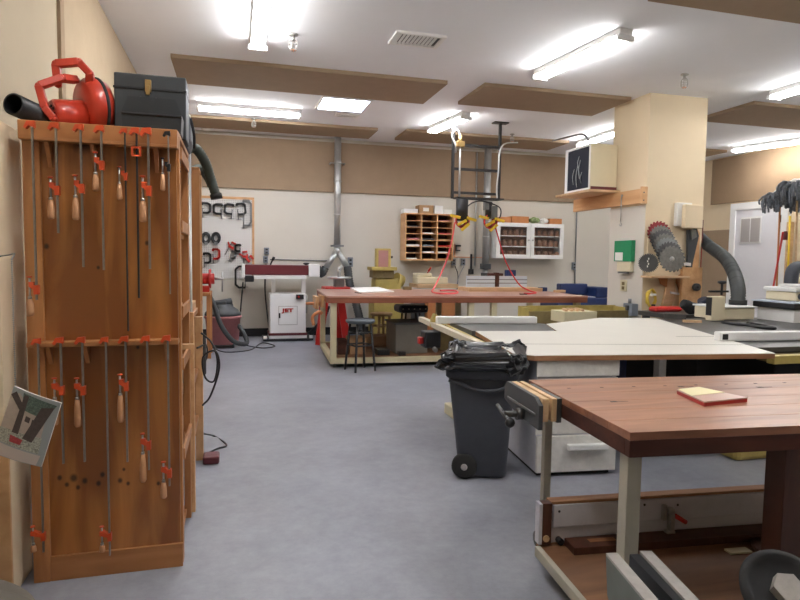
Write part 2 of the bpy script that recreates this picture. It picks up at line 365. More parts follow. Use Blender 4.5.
def sprinkler(x,y,label,s=1):
    t=thing('fire_sprinkler',label,'sprinkler',(x,y,ZC),'fire sprinklers hanging from ceiling')
    obj('escutcheon',lathe(B(),[(.035*s,-.012),(.035*s,0)],(x,y,ZC)),'steel',t)
    g=B(); cyl(g,(x,y,ZC-.012),(x,y,ZC-.05*s),.014*s)
    for k in range(6):
        a=k*PI/3; r=.03*s
        tube(g,spline([(x+.012*s*math.cos(a),y+.012*s*math.sin(a),ZC-.04*s),(x+r*math.cos(a),y+r*math.sin(a),ZC-.06*s),(x+r*math.cos(a),y+r*math.sin(a),ZC-.11*s),(x+.01*s*math.cos(a),y+.01*s*math.sin(a),ZC-.13*s)],4),.0028*s,5)
    for zz in (.07,.1):
        tube(g,[(x+.031*s*math.cos(k*PI/6),y+.031*s*math.sin(k*PI/6),ZC-zz*s) for k in range(13)],.0028*s,5)
    obj('cage',g,'steel',t); obj('deflector',lathe(B(),[(.02*s,-.125*s),(.02*s,-.12*s)],(x,y,ZC)),'copper',t)
sprinkler(.51,5.54,'caged sprinkler between the top left tube light and the ceiling vent',1.15)
sprinkler(4.56,5.43,'caged sprinkler just above the top of the square column',1.15)
sprinkler(4.2,8.76,'small sprinkler on ceiling right of the black steel frame')
sprinkler(.27,9.0,'sprinkler under the crosswise tube light at left')
one('smoke_detector',lathe(B(),[(.04,-.05),(.07,-.035),(.075,0)],(-.42,9.86,ZC),n=20),'white','round white smoke detector in far left ceiling corner','smoke detector')
# ================================================================ LEFT: clamp rack
def ax(px,py,Y): return at(px,py,Y=Y).x
def az(px,py,Y): return at(px,py,Y=Y).z
RY=2.60; x0,x1=-.772,-.216; RT=1.80
t=thing('clamp_rack','tall orange plywood clamp rack at left, end face hung with bar clamps','rack',(-.5,2.9,0))
obj('panel',box(B(),x0+.06,x1-.01,RY,RY+.02,.10,RT-.02),'ply',t)
obj('post',box(B(),x0,x0+.06,RY-.015,RY+.05,0,RT-.01,.003),'pine',t)
g=B(); box(g,x0,x1,RY-.055,RY,RT-.075,RT-.005,.003); box(g,x0+.06,x1,RY-.075,RY-.055,RT-.08,RT-.068,.002); obj('clamp_rail',g,'pine_x',t)
g=B(); box(g,x0+.01,x1-.005,RY-.06,RY,.945,.965,.003); obj('clamp_rail',g,'pine_x',t)
for xx in (x0+.07,x0+.2,x1-.06):
    obj('rail_bracket',prism(B(),[(xx,RY,.945),(xx,RY-.05,.945),(xx,RY,.87)],(.015,0,0)),'pine',t)
for xx in (x0+.085,x0+.24,x1-.09):
    obj('rail_bracket',prism(B(),[(xx,RY,RT-.08),(xx,RY-.05,RT-.08),(xx,RY,RT-.17)],(.015,0,0)),'pine',t)
g=B(); box(g,x0+.06,x1,RY-.012,RY,.0,.10,.002); obj('base_rail',g,'pine_x',t)
obj('top_board',box(B(),x0,x1,RY,3.15,RT-.02,RT,.002),'pine_x',t)
# open side of the rack behind the end panel
SD=3.12
for k,zz in enumerate((.03,.42,.80,1.02,1.38)):
    obj('shelf',box(B(),x0+.03,x1-.02,RY+.03,SD,zz,zz+.018),'pine',t)
for yy in (RY+.02,SD-.045):
    obj('upright',box(B(),x1-.03,x1,yy,yy+.045,0,RT-.02,.002),'pine',t)
obj('upright',box(B(),x0,x0+.03,SD-.045,SD,0,RT-.02,.002),'pine',t)
for zz in (.43,.82,1.04,1.40,1.70): obj('shelf_lip',box(B(),x1-.005,x1+.006,RY+.068,SD-.046,zz,zz+.05,.002),'pine',t)
# boards lying in the rack
k=0
for zz,cnt in ((.048,3),(.438,4),(.818,2),(1.038,4),(1.398,3)):
    for i in range(cnt):
        L=random.uniform(.35,.42); h=.022; xx=x1-.05-.07*(i%2); 
        one('lumber_board',box(B(),xx-.1,xx,2.67,2.67+L,zz+.001+i*(h+.001),zz+.001+i*(h+.001)+h,.002),('pine','pale_wood_y','oak')[(i+cnt)%3],
            ('orange pine','pale','dark oak')[(i+cnt)%3]+' board stored '+('lowest','second from bottom','third up','on top')[i]+' on the rack shelf '+{.048:'nearest the floor',.438:'at knee height',.818:'just under the middle rail',1.038:'just above the middle rail',1.398:'at eye height'}[zz],'board','boards stored in the clamp rack')
# clamps --------------------------------------------------------------
def clamp(px,ztop,pbar,pjaw,ph,phb,label,col='orange',row='bar clamps on the upper rail',small=.8,barm='bar_steel',nojaw=False):
    Y=RY-.088 if ztop>1.2 else RY-.068
    x=ax(px,200,Y); zb=az(px,pbar,Y); zj=az(px,pjaw,Y); hx=ax(ph,pjaw,Y)-x; s=small
    t=thing('bar_clamp',label,'clamp',(x,Y,zb),row)
    obj('bar',box(B(),x-.004*s,x+.004*s,Y-.005,Y+.005,zb,ztop+.01),barm,t)
    sgn=-1 if hx<=0 else 1; aw=max(.022,abs(hx))
    # fixed jaw resting over the rail lip
    g=B(); q=[(x+.012*s,0,ztop+.026*s),(x-.02*s*1,0,ztop+.022*s),(x-.034*s,0,ztop-.006*s),(x-.024*s,0,ztop-.012*s),(x-.012*s,0,ztop+.002),(x+.012*s,0,ztop-.004)]
    prism(g,[(a,Y-.011*s,c) for a,_,c in q],(0,.024*s,0)); obj('fixed_jaw',g,col,t)
    if nojaw: return t
    g=B(); q=[(x+.011*s,0,zj+.008),(x+.011*s,0,zj-.03*s),(x-.008*s,0,zj-.03*s),(x+sgn*aw-.012*s,0,zj-.004*s),(x+sgn*aw-.012*s,0,zj+.016*s),(x+sgn*aw+.010*s,0,zj+.016*s)]
    if sgn<0: q=[(x+.011*s,0,zj+.008),(x+.011*s,0,zj-.034*s),(x-.009*s,0,zj-.034*s),(x-.009*s,0,zj-.012*s),(x+hx-.010*s,0,zj+.002*s),(x+hx-.010*s,0,zj+.024*s),(x+hx+.010*s,0,zj+.024*s),(x-.009*s,0,zj+.008*s)]
    prism(g,[(a,Y-.014*s,c) for a,_,c in q],(0,.028*s,0)); j=obj('sliding_jaw',g,col,t)
    xx=x+sgn*aw; g=B(); cyl(g,(xx,Y,zj-.05*s),(xx,Y,zj+.045*s),.005*s,n=8); cyl(g,(xx,Y,zj-.056*s),(xx,Y,zj-.044*s),.0085*s,n=10); obj('screw',g,'steel',t)
    g=B(); lathe(g,[(.004*s,.042*s),(.012*s,.046*s),(.012*s,.050*s)],(xx,Y,zj),n=12); obj('swivel_pad',g,col,t)
    z1=az(ph,phb,Y); zt=zj-.056*s; L=zt-z1
    if L>.01: obj('handle',lathe(B(),[(.010*s,-L),(.0155*s,-L*.92),(.0155*s,-L*.6),(.014*s,-L*.3),(.010*s,0)],(xx,Y,zt),n=12),'handle',t)
    return t
zt=RT-.035; zl=.965
clamp(34,zt,300,287,32,316,'long bar clamp at far left of upper rail, jaw slid almost to the middle rail')
clamp(57.5,zt,233,188,52,219,'orange bar clamp second from left on upper rail, speckled wooden handle, short bar')
clamp(82,zt,267,186,77,220,'orange bar clamp third from left on upper rail, jaw at mid bar, plain handle')
clamp(102.5,zt,270,163,97,191,'orange bar clamp fourth from left on upper rail, its jaw slid up highest')
clamp(126,zt,331,175,123,200,'thin dark bar clamp reaching down to middle rail, small orange jaw',small=.62,barm='clamp_black')
t=clamp(137.5,zt,298,152,137,160,'dark bar clamp with square orange head, no handle showing',barm='clamp_black',nojaw=True)
Y=RY-.088; x=ax(137.5,200,Y); z=az(137,152,Y)
g=B()
for a,b_,c,d in ((-.017,.017,.012,.018),(-.017,.017,-.018,-.012),(-.017,-.011,-.012,.012),(.011,.017,-.012,.012)): box(g,x+a,x+b_,Y-.016,Y-.005,z+c,z+d)
obj('square_head',g,'orange',t)
clamp(149,zt,269,188,144.5,222,'orange bar clamp right of the square headed one, with the longest handle',small=.92)
clamp(169,zt,294,166,166.5,191,'small all black bar clamp at right end of upper rail','clamp_black',small=.6,barm='bar_steel')
r2='bar clamps on the middle rail'
clamp(34,zl,553,535,33,552,'bar clamp at far left of middle rail with jaw near the floor',row=r2,small=.7)
clamp(57,zl,464,388,54.5,425,'bar clamp second from left on middle rail, partly behind the hanging magazine',row=r2)
clamp(79,zl,462,388,77,427,'bar clamp just right of the magazine on middle rail, clear of the dark knots',row=r2)
clamp(103,zl,556,535,102,552,'longest bar clamp on middle rail, jaw low above the base board',row=r2,small=.72)
clamp(123,zl,462,384,121.5,422,'bar clamp in the centre right of middle rail, brown handle, jaw near the rail',row=r2)
clamp(145,zl,470,443,143,482,'second bar clamp from right on middle rail, jaw halfway down',row=r2)
clamp(166,zl,486,471,163.5,498,'rightmost bar clamp on middle rail, its handle the lowest of the wooden ones',row=r2)
# ---------------------------------------------------------------- on top of the rack
# leaf blower
t=thing('leaf_blower','bright red electric leaf blower lying on top of the clamp rack','blower',(-.62,2.80,RT))
cx,cy,cz=-.575,2.87,RT+.128
a=Vector((.80,.52,.12)).normalized()
g=B(); lathe(g,[(.03,-.058),(.10,-.05),(.118,-.03),(.120,.01),(.108,.04),(.06,.055)],(cx,cy,cz),a,32); obj('fan_housing',g,'blower_red',t)
g=B(); lathe(g,[(.116,.0),(.124,.004),(.124,.014),(.114,.018)],(cx,cy,cz),a,32,cap=False); obj('housing_seam',g,'black_matte',t)
g=B(); lathe(g,[(.055,-.17),(.062,-.16),(.066,-.05)],(cx,cy,cz-.04),a,24); obj('motor_cover',g,'blower_red',t)
g=B()
for k in range(10):
    b_=k*2*PI/10; s_,u_=_frame(a); p=Vector((cx,cy,cz-.04))-a*.171+s_*math.cos(b_)*.035+u_*math.sin(b_)*.035; cyl(g,p-a*.002,p+a*.002,.006,n=6)
obj('air_slots',g,'black_matte',t)
def pt(px,py,Y): return at(px,py,Y=Y)
def loop(nm,P,w,h):
    g=B()
    for a_,b_ in zip(P,P[1:]): bar(g,a_,b_,w,h,(0,1,0),.004)
    for q in P: bmesh.ops.create_icosphere(g,subdivisions=2,radius=w*.55,matrix=Matrix.Translation(q))
    return obj(nm,g,'blower_red',t)
loop('handle',[pt(58,84,2.80),pt(56,64,2.78),pt(79,62,2.78),pt(90,74,2.79),pt(90,84,2.81)],.030,.034)
loop('handle',[pt(54,119,2.73),pt(45,108,2.73),pt(39,86,2.73),pt(62,78,2.76),pt(76,80,2.82)],.028,.034)
g=B(); box(g,-.64,-.585,2.72,2.80,RT+.0,RT+.022,.006); obj('foot',g,'blower_red',t)
# blower pipe
one('blower_pipe',lathe(B(),[(.036,0),(.042,0),(.042,.45),(.036,.45),(.036,0)],at(13,104,Y=2.64),(.36,.9,-.075),28,cap=False),'black','black plastic tube with open round end lying left of the red blower','tube')
# tool box
mat('case_black',(.022,.026,.03),.42); mat('box_black',(.035,.04,.045),.5)
t=thing('tool_box','large black hard case standing on the clamp rack beside the red blower','case',(-.34,2.9,RT))
X0,X1=-.485,-.20
obj('body',box(B(),X0,X1,2.79,2.96,RT,RT+.265,.006),'box_black',t)
g=B(); box(g,X0-.002,X1+.002,2.785,2.965,RT+.20,RT+.208); obj('lid_seam',g,'black',t)
lx=ax(148,80,2.78)
g=B(); box(g,lx-.012,lx+.012,2.776,2.79,RT+.19,RT+.24,.002); box(g,lx-.008,lx+.008,2.768,2.778,RT+.175,RT+.215,.002); obj('latch',g,'brass',t)
obj('handle',tube(B(),spline([(lx-.03,2.788,RT+.165),(lx-.028,2.772,RT+.158),(lx+.028,2.772,RT+.158),(lx+.03,2.788,RT+.165)],4),.005,6),'black',t)
t=thing('tool_case','smaller black plastic case with sloped lid in front of the large black case','case',(-.32,2.7,RT))
X0,X1=-.432,-.212
g=B(); prism(g,[(X0,2.66,RT),(X1,2.66,RT),(X1+.004,2.66,RT+.075),(X1-.02,2.66,RT+.138),(X0+.02,2.66,RT+.138),(X0-.004,2.66,RT+.075)],(0,.11,0)); obj('body',g,'case_black',t)
g=B(); box(g,X0-.004,X1+.004,2.655,2.775,RT+.066,RT+.074,.002); obj('lid_edge',g,'black',t)
one('soft_bag',box(B(),-.575,-.492,2.98,3.2,RT,RT+.20,.02),'black_matte','black soft bag between the red blower and the black case','bag')
t=thing('tool_bag','dark grey bag slumped at the right rear of the rack top behind the case','bag',(-.27,3.12,RT))
obj('body',box(B(),-.36,-.20,3.0,3.3,RT,RT+.20,.05),'grey_plastic',t)
obj('strap',tube(B(),spline([(-.20,3.05,RT+.15),(-.185,3.07,RT+.08),(-.187,3.1,RT+.02)],5),.007,6),'black_matte',t)
# left shelf unit at the picture edge ---------------------------------
t=thing('wall_shelf_unit','cream painted open shelf unit at the left edge beside the clamp rack','shelf unit',(-.9,2.55,0))
obj('side_panel',box(B(),-.84,-.815,2.46,2.72,0,1.78,.002),'wall',t)
g=B(); box(g,-.845,-.80,2.445,2.46,0,.62,.002); obj('corner_post',g,'pale_wood_y',t)
for z in (.05,.45,.80,1.07,1.37,1.62): obj('shelf',box(B(),-1.02,-.84,2.47,2.72,z,z+.018),'wall',t)
obj('back_panel',box(B(),-1.02,-.84,2.72,2.73,0,1.78),'wall',t)
for i,(z,h,w,mt) in enumerate(((1.388,.12,.07,'grey_box'),(1.088,.16,.06,'cardboard'),(1.088,.11,.05,'white'),(.818,.14,.09,'dark_grey'),(1.638,.10,.08,'oak'))):
    xx=-.93 if i!=2 else -1.0
    one('storage_box',box(B(),xx-w/2,xx+w/2,2.52,2.64,z,z+h,.004),mt,['grey box on upper shelf at left picture edge','cardboard box on middle shelf at left picture edge','white carton behind the cardboard box at left picture edge','dark box on lower shelf at left edge behind the magazine','brown box on the topmost shelf at left picture edge'][i],'box')
# chain + magazine
mx,my=-.735,2.30
t=thing('hanging_chain','thin ball chain hanging at left of the clamp rack, holding a magazine','chain',(mx,2.33,.83))
g=B(); z=1.28; ctop=z
for i in range(62):
    lathe(g,[(.0006,-.0034),(.0034,0),(.0006,.0034)],(mx,2.33,z),n=6,cap=False); z-=.0072
obj('beads',g,'steel',t); obj('hook',tube(B(),spline([(mx,2.33,ctop),(mx,2.36,ctop+.02),(mx-.03,2.4,ctop+.015),(mx-.078,2.46,ctop+.01)],4),.003,6),'steel',t)
P4=[at(14,386,Y=2.30),at(61,403,Y=2.27),at(41,467,Y=2.29),at(-8,452,Y=2.32)]
t=thing('magazine','glossy home magazine hanging on a ball chain, cover with house, trees and red flowers','magazine',P4[3])
def mq(u,v,off=0):
    p=P4[0]*(1-u)*(1-v)+P4[1]*u*(1-v)+P4[2]*u*v+P4[3]*(1-u)*v
    n=(P4[1]-P4[0]).cross(P4[3]-P4[0]).normalized()
    if n.y>0: n=-n
    bend=-.018*math.sin(PI*u)*(.3+v)
    return p+n*(off-bend*0-.0)+n*(.010*math.sin(PI*u))
def patch(bm,poly,off,mi=0):
    bm.faces.new([bm.verts.new(mq(u,v,off)) for u,v in poly]).material_index=mi
def sheet(bm,off,th,mi=0,n=10):
    top=[[bm.verts.new(mq(i/n,j/n,off)) for i in range(n+1)] for j in range(n+1)]; bot=[[bm.verts.new(mq(i/n,j/n,off-th)) for i in range(n+1)] for j in range(n+1)]
    for j in range(n):
        for i in range(n):
            bm.faces.new((top[j][i],top[j][i+1],top[j+1][i+1],top[j+1][i])).material_index=mi
            bm.faces.new((bot[j][i],bot[j+1][i],bot[j+1][i+1],bot[j][i+1])).material_index=mi
    for i in range(n):
        for a,b_ in ((top[0],bot[0]),(top[n],bot[n])): bm.faces.new((a[i],a[i+1],b_[i+1],b_[i]))
        bm.faces.new((top[i][0],top[i+1][0],bot[i+1][0],bot[i][0])); bm.faces.new((top[i][n],top[i+1][n],bot[i+1][n],bot[i][n]))
    return bm
obj('pages',sheet(B(),-.0012,.006),'paper',t)
mat('cover_sky',(.36,.40,.42),.3,coat=.5); mat('cover_house',(.50,.42,.37),.3,coat=.5,var=.1,scale=60); mat('cover_tree',(.07,.05,.05),.3,coat=.5,var=.3,scale=90)
mat('cover_flowers',(.42,.44,.38),.3,coat=.5,var=.7,scale=190); mat('cover_red',(.40,.04,.05),.3,coat=.5,var=.4,scale=160); mat('cover_band',(.62,.55,.52),.3,coat=.5); mat('cover_leaf',(.10,.15,.13),.35,var=.6,scale=150)
def cover(nm,regions,mt,off):
    g=B()
    for (u0,v0,u1,v1,u2,v2,u3,v3) in regions:      # quads subdivided along both ways so they follow the bend
        n=8
        G=[[g.verts.new(mq(*( (u0*(1-a)+u1*a)*(1-b_)+(u3*(1-a)+u2*a)*b_ , (v0*(1-a)+v1*a)*(1-b_)+(v3*(1-a)+v2*a)*b_ ),off)) for a in [i/n for i in range(n+1)]] for b_ in [j/n for j in range(n+1)]]
        for j in range(n):
            for i in range(n): g.faces.new((G[j][i],G[j][i+1],G[j+1][i+1],G[j+1][i]))
    return obj(nm,g,mt,t)
cover('cover_page',[(0,0,1,0,1,1,0,1)],'cover_sky',0)
cover('cover_house_print',[(.0,.24,.82,.28,.84,.62,.0,.62),(.0,.10,.18,.06,.62,.30,.0,.30)],'cover_house',.0004)
cover('cover_foliage_print',[(.25,.03,.95,.06,.8,.30,.3,.26)],'cover_leaf',.0006)
cover('cover_flower_print',[(0,.60,.86,.58,.88,.82,0,.80)],'cover_flowers',.0008)
cover('cover_red_flower_print',[(.25,.66,.52,.68,.5,.76,.27,.76)],'cover_red',.0012)
cover('cover_tree_print',[(.28,.05,.38,.05,.40,.62,.26,.62),(.68,.15,.92,.10,.70,.68,.50,.66),(0,.12,.1,.05,.38,.24,.3,.3)],'cover_tree',.0010)
cover('cover_window_print',[(.44,.33,.54,.34,.54,.42,.44,.41),(.58,.35,.68,.36,.68,.44,.58,.43)],'cover_tree',.0014)
cover('cover_band_print',[(0,.82,.93,.84,.9,.99,0,.99)],'cover_band',.0010)
# things low at the left picture corner
t=thing('floor_sack','dusty brown sack slumped on floor at the bottom left corner','sack',(-.75,2.05,0))
g=B(); bmesh.ops.create_icosphere(g,subdivisions=4,radius=1)
for v in g.verts:
    n=v.co.copy(); f=1+.08*math.sin(5*n.x+3*n.z)+.05*math.sin(11*n.y); v.co=Vector((-.80+n.x*.20*f,2.08+n.y*.2*f,max(0.0,.115+n.z*.125*f)))
    
obj('cloth',g,'bin_grey',t,smooth=True)
obj('tie',lathe(B(),[(.02,0),(.03,.02),(.02,.045)],(-.74,2.05,.225),(.2,0,1),12),'black_matte',t)
# ---------------------------------------------------------------- second cabinet row, hoses, cords
t=thing('lumber_cabinet','tall narrow orange wooden cabinet standing just behind the clamp rack','cabinet',(-.6,4.6,0))
xa,xb=-.98,-.240
obj('front_panel',box(B(),xa,xb,4.50,4.52,0,1.905),'pine',t); obj('back_panel',box(B(),xa,xb,4.74,4.76,0,1.905),'pine',t)
obj('top_board',box(B(),xa,xb,4.50,4.76,1.906,1.925,.003),'pine',t)
obj('side_panel',box(B(),xa,xa+.02,4.521,4.739,0,1.905),'pine',t)
g=B()
for z in (.02,.5,.95,1.4): box(g,xa+.021,xb-.002,4.521,4.739,z,z+.018)
obj('shelf',g,'pine',t)
g=B(); box(g,xb-.018,xb+.003,4.505,4.525,0,1.90); box(g,xb-.018,xb+.003,4.735,4.755,0,1.90); obj('edge_strip',g,'pale_wood_y',t)
# lumber rests and pale uprights between the two
t=thing('lumber_rest','open pine rest with pale upright boards between the clamp rack and the tall cabinet','rack',(-.4,3.7,0))
for yy in (3.14,3.95): obj('upright',box(B(),-.245,-.20,yy,yy+.05,0,1.02 if yy<3.5 else .92,.002),'pale_wood_y',t)
for z in (.98,.60,.30): obj('ledge',box(B(),-.62,-.225,3.19,3.94,z-.03,z,.002),'pine',t)
obj('rear_upright',box(B(),-.62,-.58,3.14,3.18,0,.92),'pine',t); obj('rear_upright',box(B(),-.62,-.58,3.95,4.0,0,.92),'pine',t)
one('steel_pole',cyl(B(),(-.225,3.30,0),(-.225,3.30,2.02),.010),'galv','thin grey metal pole standing behind right edge of the clamp rack','pole')
g=B(); box(g,-.30,-.235,3.4,3.9,.981,1.03,.003); one('lumber_board',g,'pale_wood_y','thick pale board lying on the pine rest beside the aisle','board')
one('metal_pot',lathe(B(),[(.035,0),(.04,.005),(.04,.06),(.036,.06),(.034,.01)],(-.27,3.5,.601),n=16,cap=False),'steel','small shiny metal pot on the pine rest near the cord loops','pot')
one('scrap_board',box(B(),-.60,-.30,4.53,4.73,1.4185,1.50),'oak','dark board on a shelf of the tall left cabinet','board')
one('paint_can',lathe(B(),[(.05,0),(.05,.12),(.045,.125)],(x1-.10,3.00,.546)),'green','small green tin on a rack shelf beside the aisle','can')
one('wood_offcut',box(B(),x1-.30,x1+.03,2.93,2.97,.866,.89),'pale_wood_y','pale wood strip sticking out of the rack side over the aisle','offcut')
pts,rs=ribbed([at(186,172,Y=4.3),at(187,150,Y=4.35),at(196,149,Y=4.4),at(205,162,Y=4.45),at(211,180,Y=4.5),at(216,195,Y=4.5)],.036,pitch=.02)
t=thing('vacuum_hose','dark green ribbed hose arching out above the left cabinet','hose',tuple(pts[0]))
obj('hose_body',tube(B(),pts,rs,14),'hose_green',t); obj('cuff',tube(B(),[pts[-1],pts[-1]+Vector((.008,.0,-.035))],.042,14),'rubber',t)
pts,rs=ribbed([at(190,172,Y=4.6),at(199,168,Y=4.7),at(206,176,Y=4.8),at(211,186,Y=4.85)],.028,pitch=.02)
one('vacuum_hose',tube(B(),pts,rs,12),'hose_green','shorter dark hose curling under the arched green hose','hose')
# power strip & cords on the cabinet side
one('power_strip',box(B(),-.199,-.18,3.97,4.0,.55,.80,.004),'dark_grey','dark power strip on the aisle side of the pine rest','power strip')
def cord(name,ps,r,mt,label,k=8): return one(name,tube(B(),spline(ps,k),r,6),mt,label,'cord')
cx_=-.19
cord('loop_cable',[(cx_,3.62,.86),(-.13,3.6,.80),(-.10,3.58,.70),(-.12,3.6,.58),(-.17,3.62,.60),(-.18,3.6,.72),(-.11,3.56,.76),(-.09,3.55,.66),(-.14,3.57,.50),(-.185,3.6,.44)],.0055,'black','black cord looped on the rack side beside the aisle')
cord('loop_cable',[at(197,348,Y=3.9),at(206,345,Y=4.0),at(207,356,Y=4.1),at(202,366,Y=4.05),at(195,368,Y=4)],.006,'black','small black cord loop above the looped one on rack side')
fl=lambda px,py: at(px,py,z=.006)
cord('loose_cable',[at(193,405,Y=4.1),at(199,430,Y=4.1),fl(214,436),fl(224,442),fl(226,446),fl(216,449),fl(200,458)],.006,'black','dark cord trailing from the left cabinet onto the concrete floor')
one('dust_rag',box(B(),-.2,-.10,3.85,3.97,.0,.05,.012),'maroon','dark red rag on the floor at foot of the rack','rag')
# vise and stand behind the cabinets
t=thing('bench_stand','narrow pine stand at far end of the left cabinets carrying a red vise','stand',(-.36,8.5,0))
obj('top',box(B(),-.95,-.30,7.9,8.5,.80,.84),'pine_x',t)
for x in (-.9,-.35):
    for y in (7.95,8.42): obj('leg',box(B(),x,x+.05,y,y+.05,0,.80),'pine',t)
t=thing('bench_vise','bright red vise on pine stand in front of the clamp pegboard','vise',(-.4,8.2,.84))
g=B(); cyl(g,(-.52,8.2,1.01),(-.26,8.2,1.01),.07,n=20); cyl(g,(-.46,8.2,1.01),(-.43,8.2,1.01),.125,n=20); cyl(g,(-.33,8.2,1.01),(-.30,8.2,1.01),.125,n=20); obj('body',g,'red',t)
obj('base',box(B(),-.55,-.32,8.12,8.28,.84,.92,.008),'red',t); g=B(); cyl(g,(-.26,8.2,1.01),(-.14,8.2,1.01),.016); cyl(g,(-.16,8.2,.84),(-.16,8.2,1.1),.009); obj('screw_handle',g,'steel',t)
# shop vac
vx,vy=-.17,8.98
t=thing('shop_vacuum','faded red shop vacuum with black lid on floor near the pegboard','vacuum',(vx,vy,0))
obj('tub',lathe(B(),[(.20,.05),(.215,.06),(.245,.42),(.26,.42),(.26,.455),(.24,.46)],(vx,vy,0),n=32),'faded_red',t)
obj('lid',lathe(B(),[(.255,.46),(.25,.50),(.20,.55),(.15,.58),(.14,.62),(.0,.63)],(vx,vy,0),n=32),'dark_grey',t)
g=B(); cyl(g,(vx-.1,vy-.05,.62),(vx+.12,vy,.66),.05,n=14); box(g,vx-.12,vx+.05,vy-.12,vy+.1,.60,.67,.02); obj('motor_head',g,'dark_grey',t)
for k in range(4):
    a_=PI/4+k*PI/2; X,Yy=vx+.2*math.cos(a_),vy+.2*math.sin(a_); obj('caster',cyl(B(),(X-.015,Yy,.028),(X+.015,Yy,.028),.028),'black',t)
pts,rs=ribbed([at(209,295,Y=8.62),at(214,305,Y=8.5),at(221,325,Y=8.45),at(232,340,Y=8.45),at(242,344,Y=8.5),at(247,342,Y=8.7),at(243,332,Y=8.8),at(238,325,Y=8.9)],.034,pitch=.03)
one('vacuum_hose',tube(B(),pts,rs,12),'hose','thick dark hose hanging in front of the red shop vacuum','hose')
cord('loose_cable',[fl(244,345),fl(262,348),fl(275,346),fl(262,343),fl(250,350),fl(225,352),fl(212,347)],.008,'black','thin black cord tangled on floor right of the shop vacuum')
# ================================================================ BACK WALL
# pegboard
pb=thing('pegboard','white pegboard in a brown wood frame holding C-clamps on the back wall','pegboard',(-.2,YB-.03,.95))
obj('board',box(B(),-.98,.27,YB-.02,YB-.006,.95,2.22),'peg',pb)
g=B(); box(g,-1.0,.305,YB-.03,YB,2.22,2.26); box(g,.27,.305,YB-.03,YB,.95,2.22); obj('frame',g,'pale_wood_y',pb)
PY=YB-.055
def cclamp(px,py,w,h,mt,label,flip=1,ang=0,thick=.019,scr=.5,grp='clamps on the pegboard'):
    """C frame opening sideways with a screw through the lower arm; centre of frame at px,py"""
    c=at(px,py,Y=PY)
    t=thing('c_clamp',label,'clamp',(0,0,0),grp)
    g=B(); r=thick
    pts=[(flip*w*.5,h*.30),(flip*w*.42,h*.5),(-flip*w*.2,h*.5),(-flip*w*.5,h*.36),(-flip*w*.5,-h*.36),(-flip*w*.2,-h*.5),(flip*w*.42,-h*.5)]
    for a_,b_ in zip(pts,pts[1:]): bar(g,(a_[0],0,a_[1]),(b_[0],0,b_[1]),r*1.8,.03,(0,1,0))
    for a_ in pts[1:-1]: cyl(g,(a_[0],-.015,a_[1]),(a_[0],.015,a_[1]),r*.9,n=10)
    obj('frame',g,mt,t)
    g=B(); X=flip*w*.40; cyl(g,(X,0,-h*(.5+scr)),(X,0,-h*.05),.008,n=8); cyl(g,(X,0,-h*.08),(X,0,-h*.02),.018,n=10); cyl(g,(X-.045,0,-h*(.48+scr)),(X+.045,0,-h*(.48+scr)),.005,n=6); obj('screw',g,'clamp_grey',t)
    t.location=(c.x,PY,c.z); t.rotation_euler=(0,ang,0); return t
cclamp(206,208,.12,.15,'clamp_black','black C-clamp at far left of the top row on pegboard',-1)
cclamp(218,209,.13,.15,'clamp_black','black C-clamp second in pegboard top row',1)
cclamp(229,209,.13,.15,'clamp_black','black C-clamp third in pegboard top row',1,.1)
cclamp(241,209,.13,.17,'clamp_black','black C-clamp fourth in pegboard top row, beside the big grey one',-1,-.1)
cclamp(247,213,.13,.40,'clamp_grey','big pale grey C-clamp at top right corner of pegboard',-1,0,.016,.12)
cclamp(207,258,.10,.15,'clamp_black','black C-clamp below the round band at left of pegboard',-1)
cclamp(216,254,.10,.15,'red','red and black C-clamp in second row of pegboard',-1)
cclamp(241,277,.17,.34,'clamp_black','tallest black C-clamp at the bottom of pegboard beside the sander',1,0,.018,.0)
cclamp(233,255,.07,.11,'clamp_grey','grey C-clamp low in the middle of pegboard',-1,.3)
for i,(px,py,lb) in enumerate(((206,238,'left dark oval band clamp coiled on pegboard'),(216,238,'right dark oval band clamp coiled on pegboard'))):
    c=at(px,py,Y=PY); t=thing('band_clamp',lb,'clamp',(c.x,PY,c.z-.08),'clamps on the pegboard')
    for rr,nm in ((.062,'strap_coil'),(.042,'inner_coil')):
        obj(nm,tube(B(),[(c.x+rr*math.cos(a_*PI/12),PY,c.z+rr*1.35*math.sin(a_*PI/12)) for a_ in range(25)],.014,8),'clamp_black',t)
    obj('buckle',box(B(),c.x-.025,c.x+.025,PY-.025,PY+.02,c.z-.11,c.z-.06,.004),'clamp_grey',t)
def pistol(px,py,ang,label,L=.26):
    c=at(px,py,Y=PY); t=thing('bar_clamp',label,'clamp',(0,0,0),'red clamps on the pegboard')
    obj('bar',box(B(),-.008,.008,-.004,.004,-L,.05),'clamp_black',t)
    g=B(); box(g,-.012,.09,-.014,.014,.02,.06,.004); obj('fixed_jaw',g,'red',t)
    g=B(); box(g,-.02,.09,-.015,.015,-.08,-.03,.005); bar(g,(.0,0,-.05),(-.07,0,.01),.025,.03); obj('trigger_jaw',g,'red',t)
    t.location=(c.x,PY,c.z); t.rotation_euler=(0,ang,0); t.scale=(.8,.8,.8)
pistol(231,244,.5,'red headed bar clamp hanging tilted in the centre of pegboard')
pistol(243,254,-.1,'red bar clamp near right edge of pegboard above the sander')
pistol(249,257,.9,'small red clamp at right frame of pegboard, upright',.10)
cclamp(238,248,.08,.10,'clamp_black','small black clamp beside the red bar clamp at right of pegboard',1)
